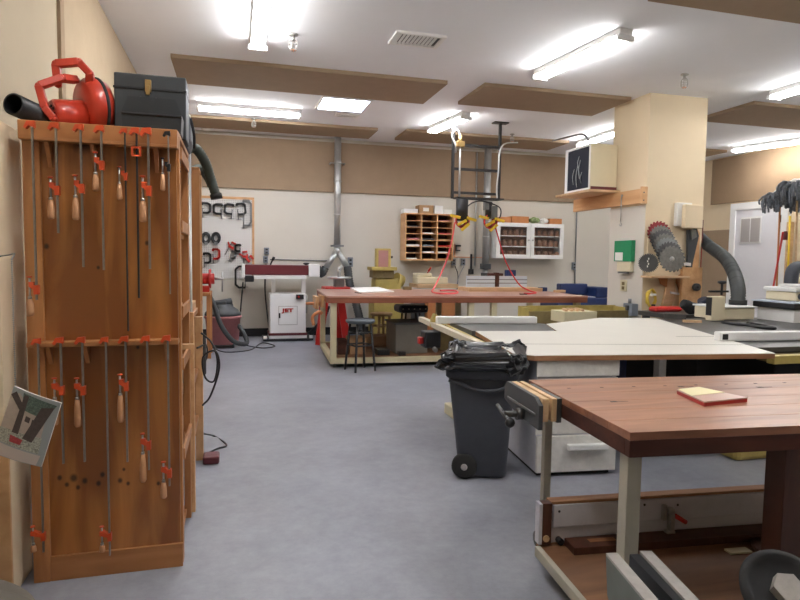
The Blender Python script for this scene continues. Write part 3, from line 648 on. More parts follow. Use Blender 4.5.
# ---- drum sander
JY=9.45
t=thing('drum_sander','white and maroon drum sander on cabinet stand against the back wall','sander',(.8,JY,0))
def X(px,Y=JY): return at(px,290,Y=Y).x
def Z(py,Y=JY,px=285): return at(px,py,Y=Y).z
obj('cabinet',box(B(),X(270),X(306),JY,JY+.45,.10,Z(294),.006),'white',t)
obj('base_band',box(B(),X(268.5),X(307.5),JY-.015,JY+.465,.085,.125,.003),'maroon',t)
obj('base_plinth',box(B(),X(269),X(307),JY-.01,JY+.46,.03,.085),'white',t)
g=B(); box(g,X(263),X(313),JY-.08,JY+.5,.012,.04,.004); mb=obj('mobile_base',g,'black',t)
for px in (265,311): obj('foot_lever',box(B(),X(px)-.03,X(px)+.03,JY-.07,JY-.01,.04,.085,.01),'white',t)
g=B(); dx0,dx1,dz0,dz1=X(278.5),X(297.5),Z(325),Z(306)
for a_ in ((dx0,dx1,dz0,dz0+.008),(dx0,dx1,dz1-.008,dz1),(dx0,dx0+.008,dz0,dz1),(dx1-.008,dx1,dz0,dz1)): box(g,a_[0],a_[1],JY-.003,JY,a_[2],a_[3])
obj('access_door',g,'grille',t)
obj('door_latch',box(B(),X(279.5)-.012,X(279.5)+.012,JY-.02,JY,Z(318),Z(313),.003),'black',t)
obj('brand_plate',box(B(),X(281),X(294.5),JY-.006,JY,Z(312.6),Z(308.3)),'white',t)
text('brand_lettering','JET',.075,(X(287.8),JY-.008,Z(310.5)),(PI/2,0,0),'red',t,bold=.004,sx=1.55)
obj('switch_box',box(B(),X(296),X(303.5),JY-.04,JY,Z(299),Z(294.5),.003),'black',t)
obj('stop_button',cyl(B(),(X(298.5),JY-.055,Z(296.6)),(X(298.5),JY-.04,Z(296.6)),.016),'red',t)
for px in (274,304.5): obj('column',box(B(),X(px)-.03,X(px)+.03,JY+.12,JY+.2,Z(294),Z(279)),'white',t)
obj('table',box(B(),X(254),X(306),JY-.05,JY+.4,Z(279),Z(275.5),.004),'white',t)
obj('drum_cover',box(B(),X(245),X(308.5),JY-.02,JY+.36,Z(275),Z(265),.012),'maroon',t)
obj('end_box',box(B(),X(308.5),X(319.5),JY-.03,JY+.38,Z(276.5),Z(264),.008),'white',t)
obj('end_cap',box(B(),X(242),X(245),JY-.02,JY+.36,Z(277),Z(264.5),.004),'white',t)
obj('feed_motor',box(B(),X(245),X(254),JY+.0,JY+.22,Z(282),Z(276),.01),'black',t)
g=B(); cyl(g,(X(271),JY+.15,Z(265)),(X(274),JY+.1,Z(258)),.012); cyl(g,(X(273.2),JY+.1,Z(260.5)),(X(274.5),JY+.1,Z(257)),.022); obj('height_crank',g,'black',t)
obj('depth_knob',lathe(B(),[(.015,0),(.05,.02),(.05,.03),(.02,.04)],(X(307),JY+.12,Z(265)),n=14),'black',t)
one('fire_broom',tube(B(),[at(243,282,Y=10.0),at(241,305,Y=9.99),at(240,318,Y=9.98)],.012,8),'black','thin black rod leaning on wall left of the drum sander','rod')
# outlets, conduit on wall
def wbox(px,py,w,h,label,name='outlet_box',mt='grey_box',Y=YB,d=.05,pip=True,cat='outlet'):
    c=at(px,py,Y=Y); t=thing(name,label,cat,(c.x,Y,c.z-h/2))
    obj('body',box(B(),c.x-w/2,c.x+w/2,Y-d,Y,c.z-h/2,c.z+h/2,.005),mt,t)
    if pip:
        for s in (-.2,.2): obj('socket',box(B(),c.x-w*.22,c.x+w*.22,Y-d-.004,Y-d,c.z+h*s-h*.11,c.z+h*s+h*.11),'black' if mt!='cream' else 'dark_grey',t)
    return t
wbox(266.5,251,.08,.11,'upper grey switch box on wall above the drum sander')
wbox(265.5,259.5,.075,.11,'lower grey outlet box on wall directly above the drum sander')
wbox(350,262,.085,.16,'grey outlet box on wall between the duct and the yellow sander')
wbox(453,262,.075,.12,'left grey outlet under the pigeonhole shelf\'s right corner')
wbox(462.5,262,.075,.12,'right grey outlet of the pair left of the second duct')
wbox(573,266,.07,.14,'grey outlet box on back wall beside the blue machine')
def conduit(ps,r,label,mt='clamp_grey',Y=None): return one('conduit_pipe',tube(B(),ps,r,8),mt,label,'pipe')
c0=at(270,259.5,Y=YB-.02); c1=at(327,259.5,Y=YB-.02); c2=at(345,260.5,Y=YB-.02)
conduit([(c0.x,YB-.015,c0.z),(c1.x,YB-.015,c0.z-.01)],.008,'thin horizontal pipe on wall right of the drum sander boxes')
cA=at(455,244,Y=YB-.02); cB=at(455,257,Y=YB-.02); cC=at(482,257,Y=YB-.02)
conduit(spline([(cA.x,YB-.015,cA.z),(cB.x,YB-.015,cB.z+.03),(cB.x+.03,YB-.015,cB.z),(cC.x,YB-.015,cB.z)],4),.007,'thin L-shaped copper pipe on wall right of pigeonholes','copper')
c=at(577,205,Y=YB-.02); d=at(574,288,Y=YB-.02)
conduit([(c.x,YB-.02,2.40),(c.x+.01,YB-.02,.85)],.012,'vertical conduit on back wall left of the square column, running down to the blue machine')
cord('hanging_cable',[at(348,267,Y=10.0),at(347,275,Y=10.0),at(346,285,Y=9.95),at(345,300,Y=9.9)],.006,'grey_box','cord hanging from the outlet left of the yellow sander')
cord('hanging_cable',[at(455,266,Y=10.0),at(458,275,Y=9.98),at(457,290,Y=9.95)],.008,'black','black cord hanging from left outlet below pigeonholes')
cord('hanging_cable',[at(464,266,Y=10.0),at(459,276,Y=9.98),at(457,284,Y=9.95)],.006,'grey_box','cord slanting from the right outlet of the pair')
cord('hanging_cable',[at(266,264,Y=10.02),at(265,290,Y=10.0),at(268,320,Y=9.98),at(270,335,Y=9.96)],.012,'black','black cord down the wall behind the drum sander')
# ---- ducts
dy=9.93; dxx=at(337.5,200,Y=dy).x
t=thing('dust_duct','galvanized vertical dust duct with forked bottom, left one on back wall','duct',(dxx,dy,1.2))
obj('pipe',tube(B(),[(dxx,dy,ZC-.001),(dxx,dy,1.52)],.056,20),'galv',t)
for zz in (2.86,2.55,2.0): obj('seam_ring',lathe(B(),[(.056,0),(.062,.008),(.062,.022),(.056,.03)],(dxx,dy,zz),n=20,cap=False),'galv',t)
g=B(); cyl(g,(dxx-.12,dy,2.86),(dxx+.12,dy,2.86),.008); cyl(g,(dxx-.115,dy,2.86),(dxx-.115,YB-.041,2.86),.012); cyl(g,(dxx+.115,dy,2.86),(dxx+.115,YB-.041,2.86),.012); obj('hanger',g,'steel',t)
obj('blast_gate',box(B(),dxx-.10,dxx+.10,dy-.07,dy+.07,1.49,1.52),'clamp_grey',t)
g=B(); tube(g,[(dxx,dy,1.49),(dxx,dy,1.36)],.054,18); tube(g,[(dxx,dy,1.42),(dxx-.20,dy-.02,1.13)],.048,18); tube(g,[(dxx,dy,1.42),(dxx+.17,dy-.02,1.16)],.048,18); obj('fork',g,'galv',t)
pts,rs=ribbed([(dxx-.20,dy-.03,1.14),(dxx-.26,dy-.05,1.04),(dxx-.32,dy-.10,1.10),at(317,268,Y=9.75)],.066,pitch=.04)
one('dust_hose',tube(B(),pts,rs,14),'hose','thick black hose from left fork of duct to the drum sander','hose')
pts,rs=ribbed([(dxx+.17,dy-.03,1.16),at(350,285,Y=9.85),at(355,300,Y=9.8),at(360,320,Y=9.75),at(364,336,Y=9.7)],.07,pitch=.04)
one('dust_hose',tube(B(),pts,rs,14),'hose','thick black hose running down from right fork of duct behind the long table','hose')
pts,rs=ribbed([at(304,338,Y=9.99),at(315,330,Y=9.96),at(322,320,Y=9.93),at(328,305,Y=9.9)],.05,pitch=.04)
one('dust_hose',tube(B(),pts,rs,14),'black','black hose curving along the floor right of the drum sander','hose')
d2=at(487,200,Y=dy).x
t=thing('dust_duct','second galvanized vertical duct, behind the black steel frame','duct',(d2,dy,.9))
obj('pipe',tube(B(),[(d2,dy,ZC-.001),(d2,dy,1.24)],.062,20),'galv',t)
for zz in (2.0,1.7): obj('seam_ring',lathe(B(),[(.062,0),(.07,.008),(.07,.022),(.062,.03)],(d2,dy,zz),n=20,cap=False),'galv',t)
g=B(); box(g,d2-.075,d2+.075,dy-.08,dy+.08,1.14,1.24,.006); box(g,d2-.06,d2+.05,dy-.07,dy+.07,.92,1.08,.01); obj('blast_gate',g,'dark_grey',t); obj('lower_pipe',tube(B(),[(d2,dy,1.14),(d2,dy,.9)],.05,16),'galv',t)
xx=at(478.5,200,Y=dy).x
conduit([(xx,YB-.06,ZC-.08),(xx,YB-.06,1.2)],.015,'grey conduit running parallel at the left of the second duct','galv')
t=thing('wall_brush','long black brush hanging on wall below the pigeonhole shelf','brush',tuple(at(471.5,273,Y=YB-.03)))
ca,cb=at(471.3,254,Y=YB-.03),at(471.3,274,Y=YB-.03)
obj('handle',bar(B(),(ca.x,YB-.03,ca.z),(ca.x,YB-.03,cb.z+.08),.03,.02),'black',t); obj('bristles',box(B(),ca.x-.045,ca.x+.045,YB-.05,YB-.01,cb.z,cb.z+.09,.006),'black_matte',t)
# ---- red stand with round table machine in front of duct
t=thing('spindle_sander','machine with round grey metal table on splayed red stand left of the long table','machine',(1.75,9.0,0))
qz=lambda px,py: at(px,py,Y=9.0)
for (a_,b_,y) in ((( 326,294),(318,345),8.9),((340,294),(346,332),8.9),((328,294),(322,338),9.35),((338,294),(343,330),9.35)):
    A=at(*a_,Y=9.0); Bq=at(b_[0],b_[1],Y=9.0); obj('leg',bar(B(),(A.x,y if y>9.1 else 9.02,A.z),(Bq.x,y,.0),.11,.05,(0,1,0)),'red',t)
A,Bq=qz(324,293),qz(349,287); obj('base_tray',box(B(),A.x,Bq.x,8.85,9.3,A.z-.02,Bq.z,.01),'red',t)
cc=qz(340,277); obj('column',box(B(),cc.x-.07,cc.x+.07,9.0,9.2,qz(340,288).z-.01,cc.z-.02,.01),'iron',t)
obj('round_table',lathe(B(),[(.15,-.03),(.185,-.02),(.185,0),(.0,0)],(cc.x,9.08,cc.z),n=32),'galv',t)
g=B(); cyl(g,(cc.x,9.08,cc.z),(cc.x,9.08,cc.z+.15),.025); cyl(g,(cc.x,9.08,cc.z+.10),(cc.x+.05,9.08,cc.z+.16),.03); obj('spindle',g,'steel',t)
# ---- pigeonhole shelf
py0,py1=9.78,YB; A=at(405.5,216,Y=py0); Bq=at(453,260,Y=py0); xl,xr,zb,ztp=A.x,Bq.x,1.28,2.08
t=thing('pigeonhole_shelf','wooden pigeonhole shelf with three columns of paper slots on the back wall','shelf',((xl+xr)/2,py1,zb))
for x in (xl,xr-.02): obj('side_panel',box(B(),x,x+.02,py0,py1-.006,zb,ztp),'pale_wood_y',t)
w=(xr-xl-.08)/3
for i in (1,2): obj('divider',box(B(),xl+.02+i*w+(i-1)*.02,xl+.04+i*w+(i-1)*.02,py0+.005,py1-.012,zb+.02,ztp-.02),'pale_wood_y',t)
obj('back_board',box(B(),xl+.02,xr-.02,py1-.012,py1-.006,zb+.02,ztp-.02),'oak_dark',t)
g=B(); box(g,xl+.02,xr-.02,py0,py1-.006,zb,zb+.02); obj('bottom_board',g,'pale_wood_y',t)
obj('top_board',box(B(),xl+.02,xr-.02,py0,py1-.006,ztp-.02,ztp),'pale_wood_y',t)
rows=[zb+.02+(ztp-zb-.04)*k/7 for k in range(8)]
for c_ in range(3):
    xs=xl+.02+c_*(w+.02)
    for k in range(1,7): obj('slot_shelf',box(B(),xs,xs+w,py0+.005,py1-.012,rows[k]-.005,rows[k]+.005),'pale_wood_y',t)
cont={(2,1):('paper','white papers'),(2,2):('red','red folders'),(0,2):('paper','white papers'),(0,3):('faded_red','red magazines'),(2,4):('cord_pink','pink papers'),(1,4):('paper','cream papers'),(0,1):('black','black binder'),(1,1):('paper','white box'),(2,3):('cardboard','brown papers'),(1,0):('cardboard','brown carton'),(1,3):('dark_grey','dark folders'),(0,5):('dark_grey','dark folders'),(2,0):('orange_brown','orange brown box'),(1,2):('grey_box','grey papers'),(2,6):('faded_red','faded red papers'),(0,0):('white','white tray')}
cn=['left','middle','right']; rn=['bottom','second lowest','third lowest','fourth','fifth','sixth','top']
for (c_,r_),(mt,d_) in cont.items():
    xs=xl+.02+c_*(w+.02); z0=rows[r_]+(.0055 if r_ else .0005); h=random.uniform(.012,.032)
    one('paper_stack',box(B(),xs+.02,xs+w-.02-random.random()*.05,py0+.02,py1-.05,z0,z0+h),mt,f'{d_} in the {rn[r_]} slot of the {cn[c_]} pigeonhole column','papers','papers in the pigeonholes')
yb=py0+.02
def pbx(p0,p1,zt,d,mt,label,name='storage_box'):
    a_=at(p0,212,Y=yb).x; b_=at(p1,212,Y=yb).x; return one(name,box(B(),a_,b_,yb,yb+d,ztp,zt,.004),mt,label,'box')
pbx(404,418,ztp+.07,.2,'white','white box with dark end on pigeonhole shelf, leftmost','storage_box')
pbx(419,433.5,ztp+.14,.22,'cardboard','brown cardboard box on top of pigeonhole shelf')
pbx(434.5,443,ztp+.14,.2,'white','white binder box on pigeonhole shelf right of the brown box')
pbx(443.5,452,ztp+.08,.2,'paper','low white box at right end of the pigeonhole shelf top')
ca=at(426,209.5,Y=yb); one('box_label',box(B(),ca.x-.05,ca.x+.05,yb-.003,yb,ca.z-.03,ca.z+.03),'paper','white paper label on the brown cardboard box','label')
ca=at(458,246,Y=YB-.03); 
t=thing('wall_hook','small dark wall bracket right of the pigeonhole shelf','hook',(ca.x,YB,ca.z)); g=B(); box(g,ca.x-.05,ca.x-.03,YB-.05,YB,ca.z-.09,ca.z+.02); box(g,ca.x-.03,ca.x+.05,YB-.05,YB-.03,ca.z-.01,ca.z+.02); obj('arm',g,'black',t); obj('arm',box(B(),ca.x-.03,ca.x+.04,YB-.05,YB-.03,ca.z-.09,ca.z-.07),'black',t)
# ---- glass door cabinet
cy0=9.78; A=at(497,222,Y=cy0); Bq=at(563,260,Y=cy0); xl,xr,zb,ztp=A.x,Bq.x,1.34,1.97
t=thing('wall_cabinet','white wall cabinet with two glass doors on the back wall','cabinet',((xl+xr)/2,YB,zb))
for x in (xl,xr-.02): obj('side_panel',box(B(),x,x+.02,cy0+.02,YB-.004,zb,ztp),'white',t)
obj('top_board',box(B(),xl+.02,xr-.02,cy0+.02,YB-.004,ztp-.02,ztp),'white',t); obj('bottom_board',box(B(),xl+.02,xr-.02,cy0+.02,YB-.004,zb,zb+.02),'white',t)
obj('back_board',box(B(),xl+.02,xr-.02,YB-.012,YB-.005,zb+.02,ztp-.02),'oak',t)
sh_=[zb+.02,zb+.22,zb+.41]
for z in sh_[1:]: obj('shelf',box(B(),xl+.02,xr-.02,cy0+.04,YB-.012,z-.012,z),'white',t)
xm=(xl+xr)/2
for a_,b_ in ((xl,xm-.004),(xm+.004,xr)):
    g=B(); f=.07; box(g,a_,b_,cy0,cy0+.02,zb,zb+f); box(g,a_,b_,cy0,cy0+.02,ztp-f,ztp); box(g,a_,a_+f,cy0,cy0+.02,zb+f,ztp-f); box(g,b_-f,b_,cy0,cy0+.02,zb+f,ztp-f)
    dd=obj('door',g,'white',t); obj('glass_pane',box(B(),a_+f,b_-f,cy0+.008,cy0+.012,zb+f,ztp-f),'glass',dd)
    kx=(b_-f/2) if a_==xl else (a_+f/2); kb=cyl(B(),(kx,cy0-.02,zb+.33),(kx,cy0,zb+.33),.012); obj('knob',kb,'steel',dd)
jr=one('jar',lathe(B(),[(.045,0),(.048,.01),(.048,.085),(.036,.10),(.036,.115),(.0,.115)],(0,0,0),n=12),'jar','small brown jar on a shelf inside the glass door cabinet','jar','jars inside the glass door cabinet')
first=True
for z in sh_:
    for j in range(11):
        X_=xl+.08+j*(xr-xl-.16)/10
        if abs(X_-xm)<.03: continue
        if first: jr.location=(X_,cy0+.12,z); first=False
        else:
            c=jr.copy(); C.objects.link(c); c.location=(X_,cy0+.12+random.uniform(-.02,.03),z)
for p0,p1,h,mt,lb in ((500,511,.10,'orange_brown','orange brown box on left end of the glass cabinet top'),(512,529,.12,'orange_brown','wider orange brown box on glass cabinet top beside the green item'),(550,562,.10,'orange_brown','orange brown box at right end of glass cabinet top')):
    a_=at(p0,220,Y=cy0+.04).x; b_=at(p1,220,Y=cy0+.04).x; one('storage_box',box(B(),a_,b_,cy0+.04,YB-.03,ztp,ztp+h,.003),mt,lb,'box')
def lump(c,r,mt,name,label,cat,fx=1,fy=1,fz=.6):
    g=B(); bmesh.ops.create_icosphere(g,subdivisions=3,radius=1)
    for v in g.verts:
        n=v.co; f=1+.13*math.sin(7*n.x+2)+.1*math.sin(9*n.y+5*n.z); v.co=Vector((c[0]+n.x*r*fx*f,c[1]+n.y*r*fy*f,c[2]+(n.z*f+1)*r*fz))
    zmin=min(v.co.z for v in g.verts)
    for v in g.verts: v.co.z+=c[2]-zmin
    return one(name,g,mt,label,cat)
mat('stool_wood2',(.31,.19,.085),.5,var=.15,scale=20); mat('leaf_green',(.28,.36,.16),.7,var=.3,scale=40)
lump((at(534,220,Y=9.9).x,9.9,ztp),.09,'leaf_green','folded_bag','crumpled green bag on the glass cabinet top','bag',1)
lump((at(543.5,220,Y=9.9).x,9.9,ztp),.08,'paper','plastic_wrap','crumpled white plastic on the glass cabinet top','plastic',.9)
# ---- long back table
TY0,TY1,TZ=6.94,8.52,.86; tx0=1.03; tx1=4.37; LT0=len(bpy.data.objects)
t=thing('long_work_table','long reddish brown work table with cream steel frame in mid background','table',(2.8,8.2,0))
obj('tabletop',box(B(),tx0,tx1,TY0,TY1,TZ-.02,TZ,.003),'table_top',t)
obj('edge_apron',box(B(),tx0+.005,tx1-.005,TY0+.005,TY1-.005,TZ-.085,TZ-.021),'table_edge',t)
for x in (tx0+.05,tx0+1.75,tx0+2.05,tx1-.15):
    for y in (TY0+.04,TY1-.11):
        obj('leg',box(B(),x,x+.07,y,y+.07,.10 if x<tx0+.1 else .09,TZ-.086),'cream',t)
g=B(); box(g,tx0+.05,tx1-.05,TY0+.05,TY0+.11,.05,.115); box(g,tx0+.05,tx1-.05,TY1-.11,TY1-.05,.05,.115); box(g,tx0+.05,tx0+.12,TY0+.11,TY1-.11,.05,.1); box(g,tx1-.12,tx1-.05,TY0+.11,TY1-.11,.05,.1); obj('lower_rail',g,'cream',t)
obj('lower_shelf',box(B(),tx0+.125,tx1-.125,TY0+.115,TY1-.115,.09,.108),'deck',t)
for x in (tx0+.1,tx1-.1,tx0+1.9):
    for y in (TY0+.1,TY1-.1): obj('caster',cyl(B(),(x-.015,y,.025),(x+.015,y,.025),.025),'dark_grey',t)
turn(t,math.radians(-3),tx0,TY0)
# vise on table's left end
t=thing('woodworking_vise','wood jawed vise fixed to the left end of the long table','vise',(tx0-.08,7.3,.5))
vx0=tx0+.028
obj('jaw',box(B(),vx0-.05,vx0-.012,7.25,7.55,.70,.84,.004),'pale_wood_y',t); obj('jaw',box(B(),vx0-.12,vx0-.08,7.25,7.55,.68,.83,.004),'pale_wood_y',t)
g=B(); cyl(g,(vx0-.22,7.40,.74),(vx0-.012,7.40,.74),.018); obj('screw',g,'copper',t); g=B(); cyl(g,(vx0-.21,7.40,.62),(vx0-.21,7.40,.84),.011); obj('tommy_bar',g,'steel',t)
one('pipe_clamp',tube(B(),spline([(vx0-.16,7.1,.50),(vx0-.17,7.12,.60),(vx0-.10,7.1,.66),(vx0-.06,7.1,.64)],4),.02,8),'copper','copper coloured clamp hanging below the vise at left end of the long table','clamp')
# on the table
one('paper_sheet',prism(B(),[at(350,288.5,z=TZ),at(378,287.5,z=TZ),at(394,292,z=TZ),at(360,293,z=TZ)],(0,0,.012)),'paper','large white paper sheets lying on the left part of the long table','paper')
one('pencil',bar(B(),at(355,292.5,z=TZ+.018),at(361,293.2,z=TZ+.018),.012,.01),'black','black marker on the edge of the paper sheets','pen')
def coil(c,r,n,th,mt,name,label):
    pts=[(c[0]+r*(1+.05*math.sin(a_*.7))*math.cos(a_),c[1]+r*.8*math.sin(a_),c[2]+th+ .0025*(i/10)) for i,a_ in enumerate([k*PI/10 for k in range(n*20+1)])]
    return one(name,tube(B(),pts,th,6),mt,label,'hose')
# hoses dropping from the reels
a_=at(455,222,Y=7.95)
g=spline([a_,at(452,240,Y=7.97),at(446,262,Y=8.0),at(438,280,Y=7.9),at(434,288,Y=7.8)]+[at(432,291.5,z=TZ+.01),at(440,293.5,z=TZ+.01),at(457,293,z=TZ+.01),at(454,290.5,z=TZ+.01),at(440,290.5,z=TZ+.012)],8)
one('air_hose',tube(B(),g,.011,8),'cord_pink','red air hose dropping from the left reel, coiled on the long table','hose')
g=spline([at(494,222,Y=7.95),at(499,240,Y=7.9),at(506,262,Y=7.85),at(518,283,Y=7.8),at(528,290,Y=7.75),at(536,292.6,z=TZ+.01),at(530,293.6,z=TZ+.01),at(524,293.4,z=TZ+.01)],8)
one('air_hose',tube(B(),g,.010,8),'cord_red','red air hose curving from the right reel to the right part of long table','hose')
# fence on plywood
z=TZ; a_=at(463,290,z=z); b_=at(538,288.5,z=z)
t=thing('router_fence','white and pale blue fence on a plywood base on the long table','fence',(3.7,8.1,TZ))
obj('base_board',box(B(),3.16,4.30,7.83,8.28,TZ,TZ+.05,.003),'pale_wood',t)
xA=at(467,280,Y=8.1).x; xC=at(495,280,Y=8.1).x; xD=at(498.5,280,Y=8.1).x; xB=at(527,280,Y=8.1).x; zt_=at(495,276,Y=8.1).z
obj('fence_face',box(B(),xA,xC,8.1,8.14,TZ+.0505,zt_),'plexi',t); obj('fence_face',box(B(),xD,xB,8.1,8.14,TZ+.0505,zt_),'plexi',t)
g=B(); 
for f in (.33,.66): zz=TZ+.0505+(zt_-TZ-.055)*f; box(g,xA,xC,8.095,8.10,zz,zz+.012); box(g,xD,xB,8.095,8.10,zz,zz+.012)
obj('fence_track',g,'grey_box',t)
g=B(); box(g,xC+.001,xD-.001,8.07,8.17,TZ+.056,zt_+.05,.004); box(g,xC-.08,xD+.10,8.145,8.21,zt_-.02,zt_+.04,.01); obj('dust_port',g,'oak_dark',t)
ca=at(511,272,Y=8.3); one('clamp_box',box(B(),ca.x-.07,ca.x+.08,8.29,8.38,TZ,ca.z+.03,.006),'blue','blue box behind the right end of the white fence','box')
one('hand_plane',box(B(),at(539,287,Y=7.9).x,at(546,287,Y=7.9).x,7.85,7.95,TZ,TZ+.06,.01),'blue','small blue and white tool right of the plywood base','tool')
one('wood_scrap',box(B(),at(555,290,Y=7.6).x,at(564,290,Y=7.6).x,7.55,7.65,TZ,TZ+.035,.004),'pale_wood','short wood scrap near right end of the long table','wood scrap')
one('wood_scrap',box(B(),at(521,294,Y=7.1).x,at(527,294,Y=7.1).x,7.1,7.15,TZ,TZ+.012),'oak_dark','thin dark scrap on the long table front edge','wood scrap')
# ---- yellow sander behind table
sy=9.35
X=lambda px,Y=sy: at(px,290,Y=Y).x
Z=lambda py,Y=sy,px=388: at(px,py,Y=Y).z
t=thing('belt_sander','olive yellow belt and disc sander with pink belt behind the long table','sander',(X(388),sy,0))
obj('stand',box(B(),X(374),X(404),sy,sy+.4,0,Z(302),.01),'olive',t)
obj('motor_body',box(B(),X(376),X(402),sy+.02,sy+.38,Z(302),Z(278.5),.03),'olive',t)
obj('cross_table',box(B(),X(371),X(396),sy-.06,sy+.3,Z(270.5),Z(267),.006),'olive',t)
obj('bracket',box(B(),X(372.5),X(394),sy,sy+.25,Z(278),Z(270.5),.01),'olive_dark',t)
obj('belt_frame',box(B(),X(377),X(391.5),sy+.06,sy+.2,Z(267),Z(248.5),.008),'olive',t)
obj('abrasive_belt',box(B(),X(379),X(388.5),sy+.045,sy+.06,Z(267),Z(250.5)),'pink_belt',t)
obj('disc_housing',cyl(B(),(X(397),sy+.1,Z(279)),(X(403),sy+.15,Z(282)),.11,n=28),'olive',t)
obj('knob',cyl(B(),(X(391.5),sy+.12,Z(257)),(X(394),sy+.12,Z(257)),.02),'black',t)
# second machine with red lever
t=thing('scroll_saw','cream and wood coloured machine with red lever between pigeonholes and table','machine',(X(424),9.4,0))
Yc=9.35
obj('drawer_stand',box(B(),X(428),X(458),Yc,Yc+.45,.0,.72),'orange_brown',t)
obj('top_board',box(B(),X(417),X(458),Yc-.02,Yc+.47,Z(288),Z(284),.004),'pale_wood',t)
obj('body',box(B(),X(418),X(449),Yc+.05,Yc+.35,Z(284),Z(277),.02),'cream_box',t)
obj('rear_body',box(B(),X(418),X(434),Yc+.1,Yc+.35,Z(277),Z(273),.02),'cream_box',t)
g=B(); cyl(g,(X(428),Yc+.15,Z(276)),(X(432),Yc+.1,Z(268)),.01); cyl(g,(X(430.5),Yc+.12,Z(271)),(X(432.5),Yc+.1,Z(267)),.018); obj('lever',g,'red',t)
one('leg_stand',box(B(),X(418),X(427),Yc+.1,Yc+.4,.0,.71),'dark_grey','dark base post under the cream machine','stand')
# table right-hand small machine top
one('small_jig',box(B(),X(403,8.3),X(411,8.3),8.25,8.33,TZ,TZ+.05,.01),'olive_dark','small olive jig at back of the long table','jig')
# ---- stools
def stool(x,y,h,mt,seatmt,label,seat='round',r=.165,group=None,spread=.06,lr=.014,foot=.30):
    t=thing('bar_stool',label,'stool',(x,y,0),group)
    obj('seat',lathe(B(),[(r*.9,h-.045),(r,h-.03),(r,h-.008),(r*.93,h),(0,h+.002)],(x,y,0),n=28),seatmt,t)
    for k in range(4):
        a_=PI/4+k*PI/2+.3; c_,s_=math.cos(a_),math.sin(a_); tp=r*.72
        obj('leg',tube(B(),[(x+c_*tp,y+s_*tp,h-.04),(x+c_*(tp+spread),y+s_*(tp+spread),0)],lr,8),mt,t)
    for zz in (foot,foot+.15):
        f=1-zz/h; rr=r*.72+spread*f
        P=[(x+rr*math.cos(PI/4+k*PI/2+.3),y+rr*math.sin(PI/4+k*PI/2+.3),zz) for k in range(4)]
        g=B()
        for k in range(4): cyl(g,P[k],P[(k+1)%4],lr*.7,n=6)
        obj('rung',g,mt,t)
    return t
stool(1.40,6.80,.60,'black_steel','stool_seat','black metal stool with dark padded seat before the long table\'s left end',r=.17,spread=.06)
stool(2.13,8.78,.49,'stool_wood2','stool_wood2','plain round wooden stool standing behind the long table, seen through its frame',r=.17,spread=.05,lr=.022,foot=.14)
t=thing('padded_stool','stool with buttoned dark blue vinyl seat behind the grey bin under the long table','stool',(2.37,8.1,.108))
xs=2.37
obj('cushion',box(B(),xs-.21,xs+.21,7.85,8.2,.56,.67,.04),'blue_vinyl',t)
for i in range(5): obj('button',cyl(B(),(xs-.16+i*.08,7.845,.62),(xs-.16+i*.08,7.852,.62),.010),'steel',t)
for a_,b_ in ((-.10,-.13),(.10,.13)):
    for y in (7.92,8.12): obj('leg',tube(B(),[(xs+a_,y,.56),(xs+b_,y,.108)],.014,8),'black_steel',t)
xa_,xb_=1.94,2.36
t=thing('storage_bin','large grey brown bin on the long table\'s lower shelf','bin',((xa_+xb_)/2,7.4,.108))
obj('tub',box(B(),xa_,xb_,7.22,7.72,.108,.48,.01),'bin_grey',t); obj('rim',box(B(),xa_-.02,xb_+.02,7.20,7.74,.48,.50,.004),'dark_grey',t)
def sb(p0,p1,Y0,h,mt,lb,name='cardboard_box',d=.3,cat='box'):
    return one(name,box(B(),at(p0,345,Y=Y0).x,at(p1,345,Y=Y0).x,Y0,Y0+d,.108,.108+h,.006),mt,lb,cat)
sb(338,349,7.3,.17,'oak_dark','dark tilted box on lower shelf near the black stool\'s left')
sb(350,366,7.3,.20,'cardboard','brown cardboard box on lower shelf behind the black stool')
sb(367,394,7.95,.13,'cardboard','long low cardboard box at the back of the lower shelf')
sb(378,390,7.15,.07,'black','black tool case on lower shelf of the long table','tool_case',.2,'case')
sb(399,406,7.08,.05,'black','small black tool in front of the grey bin','tool_case',.08,'case')
sb(440,470,7.4,.28,'olive_dark','dark box on lower shelf behind the trash can')
sb(480,520,7.4,.35,'dark_grey','dark grey crate on lower shelf far right of long table')
sb(540,572,7.35,.40,'oak','brown crate at right end of the lower shelf')
# ---- ceiling hung reel frame
HY=8.1
t=thing('reel_frame','black steel pipe frame hanging from ceiling over the long table, carrying two reels','frame',(3.35,HY,2.2))
xl=at(453,160,Y=HY).x; xr=at(499.5,160,Y=HY).x
zz=[at(476,p,Y=HY).z for p in (146,170,193.5,199.5)]
def sq(a_,b_,w=.035): return bar(B(),a_,b_,w,w)
for x in (xl,xr): obj('post',sq((x,HY,zz[3]),(x,HY,ZC-.01)),'black_steel',t); 
for x in (xl,xr): obj('ceiling_plate',box(B(),x-.11,x+.11,HY-.06,HY+.06,ZC-.015,ZC),'black_steel',t)
for z in zz: obj('crossbar',sq((xl+.018,HY,z),(xr-.018,HY,z),.035 if z>zz[3]+.01 else .02),'black_steel',t)
g=B(); 
for x in (xl+.02,xr-.02): bar(g,(x,HY-.02,zz[3]),(x,HY-.19,zz[3]),.02,.02)
bar(g,(xl,HY-.18,zz[3]),(xr,HY-.18,zz[3]),.02,.02); obj('reel_shelf',g,'black_steel',t)
px_=at(461,160,Y=HY-.1).x
t2=thing('air_pipe','pale copper capped air pipe clipped to the black frame','pipe',(px_,HY-.1,2.2))
obj('tube',cyl(B(),(px_,HY-.06,zz[3]+.02),(px_,HY-.06,zz[0]+.02),.014),'galv',t2)
